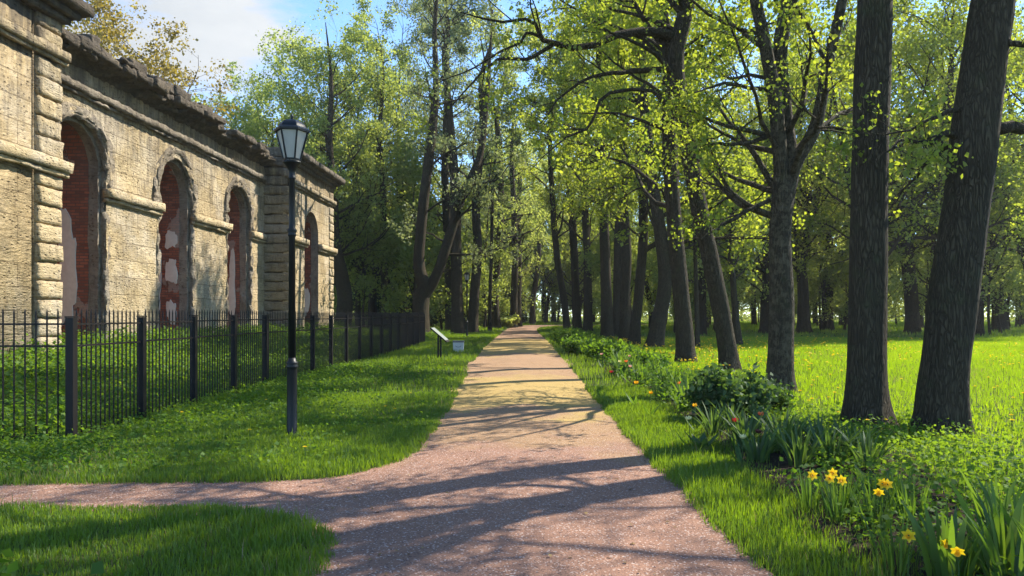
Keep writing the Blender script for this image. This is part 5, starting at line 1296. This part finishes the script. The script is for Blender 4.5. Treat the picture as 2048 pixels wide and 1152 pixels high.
# projecting block near the camera
by0, by1 = 11.0, 20.95
bl = [boxq(BX-1.5, BX-0.08, by0, by1-1.16, -0.3, 10.0), boxq(BX-1.5, BX-0.16, by1-1.2, by1-1.0, -0.3, 10.0), boxq(BX-1.5, BX-0.12, by1-1.0, by1-0.06, -0.3, 10.0)]
joinm('block_wall', bl, M['stone'])
def quoin_stack(name, x0, x1, y0, y1, z0, z1, hh, skip, material, seed):
    ps = []; z = z0; k = 0
    while z < z1-0.1:
        zt_ = min(z+hh, z1)
        if not any(a < (z+zt_)/2 < b for a, b in skip):
            ps.append(rbox(x0, x1+0.02*math.sin(k*2.1+seed), y0, y1+0.015*math.sin(k*3.3+seed), z+0.022, zt_-0.022, 0.022, 0.11, seed+k*1.7, 3.2))
        z = zt_; k += 1
    return joinm(name, ps, material)
SK = [(5.50,6.0),(8.66,9.06)]
quoin_stack('quoin', BX-0.4, BX+0.01, by1-0.98, by1, 0.0, 5.52, 0.515, [], M['stone_plain'], 1)
quoin_stack('quoin', BX-0.4, BX+0.01, by1-0.98, by1, 5.99, 8.68, 0.535, [], M['stone_plain'], 2)
quoin_stack('quoin', BX-0.4, BX+0.01, by1-0.98, by1, 9.07, 9.9, 0.42, [], M['stone_plain'], 3)
bands('impost_band', BX, 0.20, by0, by1+0.20, 5.52, 5.98, M['stone_plain'], 3.3, 0.025)
bands('string_course', BX, 0.18, by0, by1+0.14, 8.68, 9.06, M['stone_plain'], 5.3, 0.025)
def corn_block(y0, y1, z0, xo, seed, proj=0.62, material=None, name='block_cornice'):
    k = proj/0.62
    ps = [rbox(xo-1.5, xo+0.16*k, y0-0.14*k, y1+0.14*k, z0, z0+0.20, 0.03, 0.16, seed), rbox(xo-1.5, xo+0.36*k, y0-0.30*k, y1+0.30*k, z0+0.20, z0+0.38, 0.03, 0.16, seed+2), rbox(xo-1.5, xo+0.62*k, y0-0.55*k, y1+0.55*k, z0+0.38, z0+0.70, 0.045, 0.16, seed+4)]
    return joinm(name, ps, material or M['stone_dark'])
corn_block(by0, by1, 9.86, BX, 1.0, 0.60)

# projecting block at the far end
fy0, fy1 = 39.8, 48.2; fyc = 43.75; fhw = 1.3; fzs = 6.45
joinm('block_wall', [arched_face(BX-0.06, fy0+0.06, fy1-0.05, -0.3, 9.95, [fyc], fhw, fzs), boxq(BX-2.3, BX-1.5, fy0+0.06, fy1-0.05, -0.3, 9.9), boxq(BX-0.9, BX-0.08, fy1-0.35, fy1-0.05, -0.3, 9.9), boxq(BX-1.5, BX-0.08, fy0+0.06, fy1-0.05, 9.86, 9.96)], M['stone'])
joinm('arch_jamb', [sweep_arch(fyc, fhw, fhw, BX-0.06, BX-0.50, fzs, -0.3, 0.01, 4)], M['stone_grey'])
joinm('brick_reveal', [sweep_arch(fyc, fhw-0.05, fhw-0.05, BX-0.50-0.25*q, BX-0.75-0.25*q, fzs, -0.3, 0.03, 3.0) for q in range(4)]+[sweep_arch(fyc, fhw+0.03, fhw-0.05, BX-0.50, BX-0.50, fzs, -0.3, 0.03, 3.0)]+[rough_grid((BX-1.42, fyc-fhw, -0.3), (0, 2*fhw, 0), (0, 0, fzs+fhw+0.3), 20, 50, 0.04, 2.4, (1,0,0), 9.0)], M['brick'])
for (za, zb_, sd) in ((0.0, 5.52, 11), (5.99, 8.68, 12), (9.07, 9.9, 13)):
    quoin_stack('quoin', BX-0.4, BX+0.01, fy0+0.02, fy0+0.9, za, zb_, 0.52, [], M['stone_plain'], sd)
    quoin_stack('quoin', BX-0.4, BX+0.01, fy1-0.9, fy1, za, zb_, 0.52, [], M['stone_plain'], sd+5)
# its end wall towards the camera, rusticated courses, stained towards the top and darker all over
ps = []; z = -0.2; k = 0
while z < 10.4:
    inset = 0.22 if 8.2 < z < 9.2 else (-0.06 if 5.4 < z < 6.0 else 0.0)
    ps.append(rbox(WX-0.3, BX-0.03-inset*0.5, fy0-0.02+inset*0.5, fy0+0.5, z+0.02, z+0.50, 0.04, 0.12, k*2.3, 2.6)); z += 0.52; k += 1
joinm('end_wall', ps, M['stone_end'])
bands('impost_band', BX, 0.22, fy0, fyc-fhw+0.1, 5.52, 5.98, M['stone_plain'], 8.1, 0.02)
bands('impost_band', BX, 0.22, fyc+fhw-0.1, fy1+0.15, 5.52, 5.98, M['stone_plain'], 8.9, 0.02)
bands('string_course', BX, 0.18, fy0+0.25, fy1+0.12, 8.70, 9.05, M['stone_plain'], 9.5, 0.02)
corn_block(fy0+0.6, fy1, 9.87, BX, 6.0, 0.62, M['stone_grey'])

# ------------------------------------------------------------------ light, sky, camera
AZ, EL = math.radians(58), math.radians(44)
sd = bpy.data.lights.new('sun', 'SUN'); sd.energy = 4.7; sd.angle = math.radians(0.42); sd.color = (1.0, 0.93, 0.80)
so = link(bpy.data.objects.new('sun', sd))
dv = Vector((math.sin(AZ)*math.cos(EL), math.cos(AZ)*math.cos(EL), math.sin(EL)))
so.rotation_euler = dv.to_track_quat('Z', 'Y').to_euler(); so.location = (30, 20, 40)
w = bpy.data.worlds.new('World'); scene.world = w; w.use_nodes = True
nt = w.node_tree; nt.nodes.clear()
out = N(nt, 'ShaderNodeOutputWorld'); bg = N(nt, 'ShaderNodeBackground')
sky = N(nt, 'ShaderNodeTexSky', sky_type='NISHITA'); sky.sun_disc = False; sky.sun_elevation = EL; sky.altitude = 1800; sky.sun_rotation = AZ; sky.air_density = 1.0; sky.dust_density = 0.15; sky.ozone_density = 2.4
tc = N(nt, 'ShaderNodeTexCoord').outputs['Generated']
n1 = noise(nt, mapping(nt, tc, (1,1,2.1), (0,0,0), (0.35,0.1,0.0)), 2.6, 7, 0.58, 0.3)
dt = N(nt, 'ShaderNodeVectorMath', operation='DOT_PRODUCT'); L(nt, tc, dt.inputs[0])
cdir = Vector((-0.45, 0.80, 0.36)).normalized(); dt.inputs[1].default_value = cdir
near = ramp(nt, dt.outputs['Value'], [(0.955, 0.0), (0.996, 1.0)])
fac = ramp(nt, mth(nt, 'ADD', n1, mth(nt, 'MULTIPLY', near, 0.20)), [(0.635, 0.0), (0.73, 1.0)])
shade = noise(nt, mapping(nt, tc, (1,1,1.6)), 7, 5, 0.6)
cc = mix(nt, shade, (1.45,1.62,1.82), (2.65,2.7,2.75))
skyc = mix(nt, fac, mix(nt, 1.0, sky.outputs['Color'], (0.80,0.92,1.0), 'MULTIPLY'), cc)
L(nt, skyc, bg.inputs['Color']); bg.inputs['Strength'].default_value = 0.15
L(nt, bg.outputs[0], out.inputs['Surface'])

cam = bpy.data.cameras.new('camera'); co = link(bpy.data.objects.new('camera', cam))
cam.sensor_width = 36.0; cam.lens = F/2048*36.0; cam.clip_end = 3000; cam.clip_start = 0.05
co.location = (0, 0, EYE)
co.rotation_euler = (PI/2, 0, 0)
cam.shift_x = -(VPX-1024)/2048; cam.shift_y = (VPY-576)/2048
scene.camera = co
scene.view_settings.view_transform = 'Standard'; scene.view_settings.look = 'None'; scene.view_settings.exposure = 1.36; scene.view_settings.gamma = 1.0
scene.render.engine = 'CYCLES'
cy = scene.cycles
cy.max_bounces = 8; cy.diffuse_bounces = 4; cy.glossy_bounces = 2; cy.transmission_bounces = 4; cy.transparent_max_bounces = 4
cy.use_denoising = True
cy.sample_clamp_indirect = 8.0
# thin veil of haze, added also to lift the blacks of the woods
hz = MB(); hz.box(-210, 210, -70, 205, -1.2, 48); hm, nt, out = mat('thin_haze')
pv = N(nt, 'ShaderNodeVolumePrincipled'); pv.inputs['Color'].default_value = (0.95,0.97,0.95,1); pv.inputs['Density'].default_value = 0.0003; pv.inputs['Anisotropy'].default_value = 0.3
L(nt, pv.outputs[0], out.inputs['Volume'])
tag(hz.build('haze', hm), kind='stuff')
cy.volume_bounces = 0
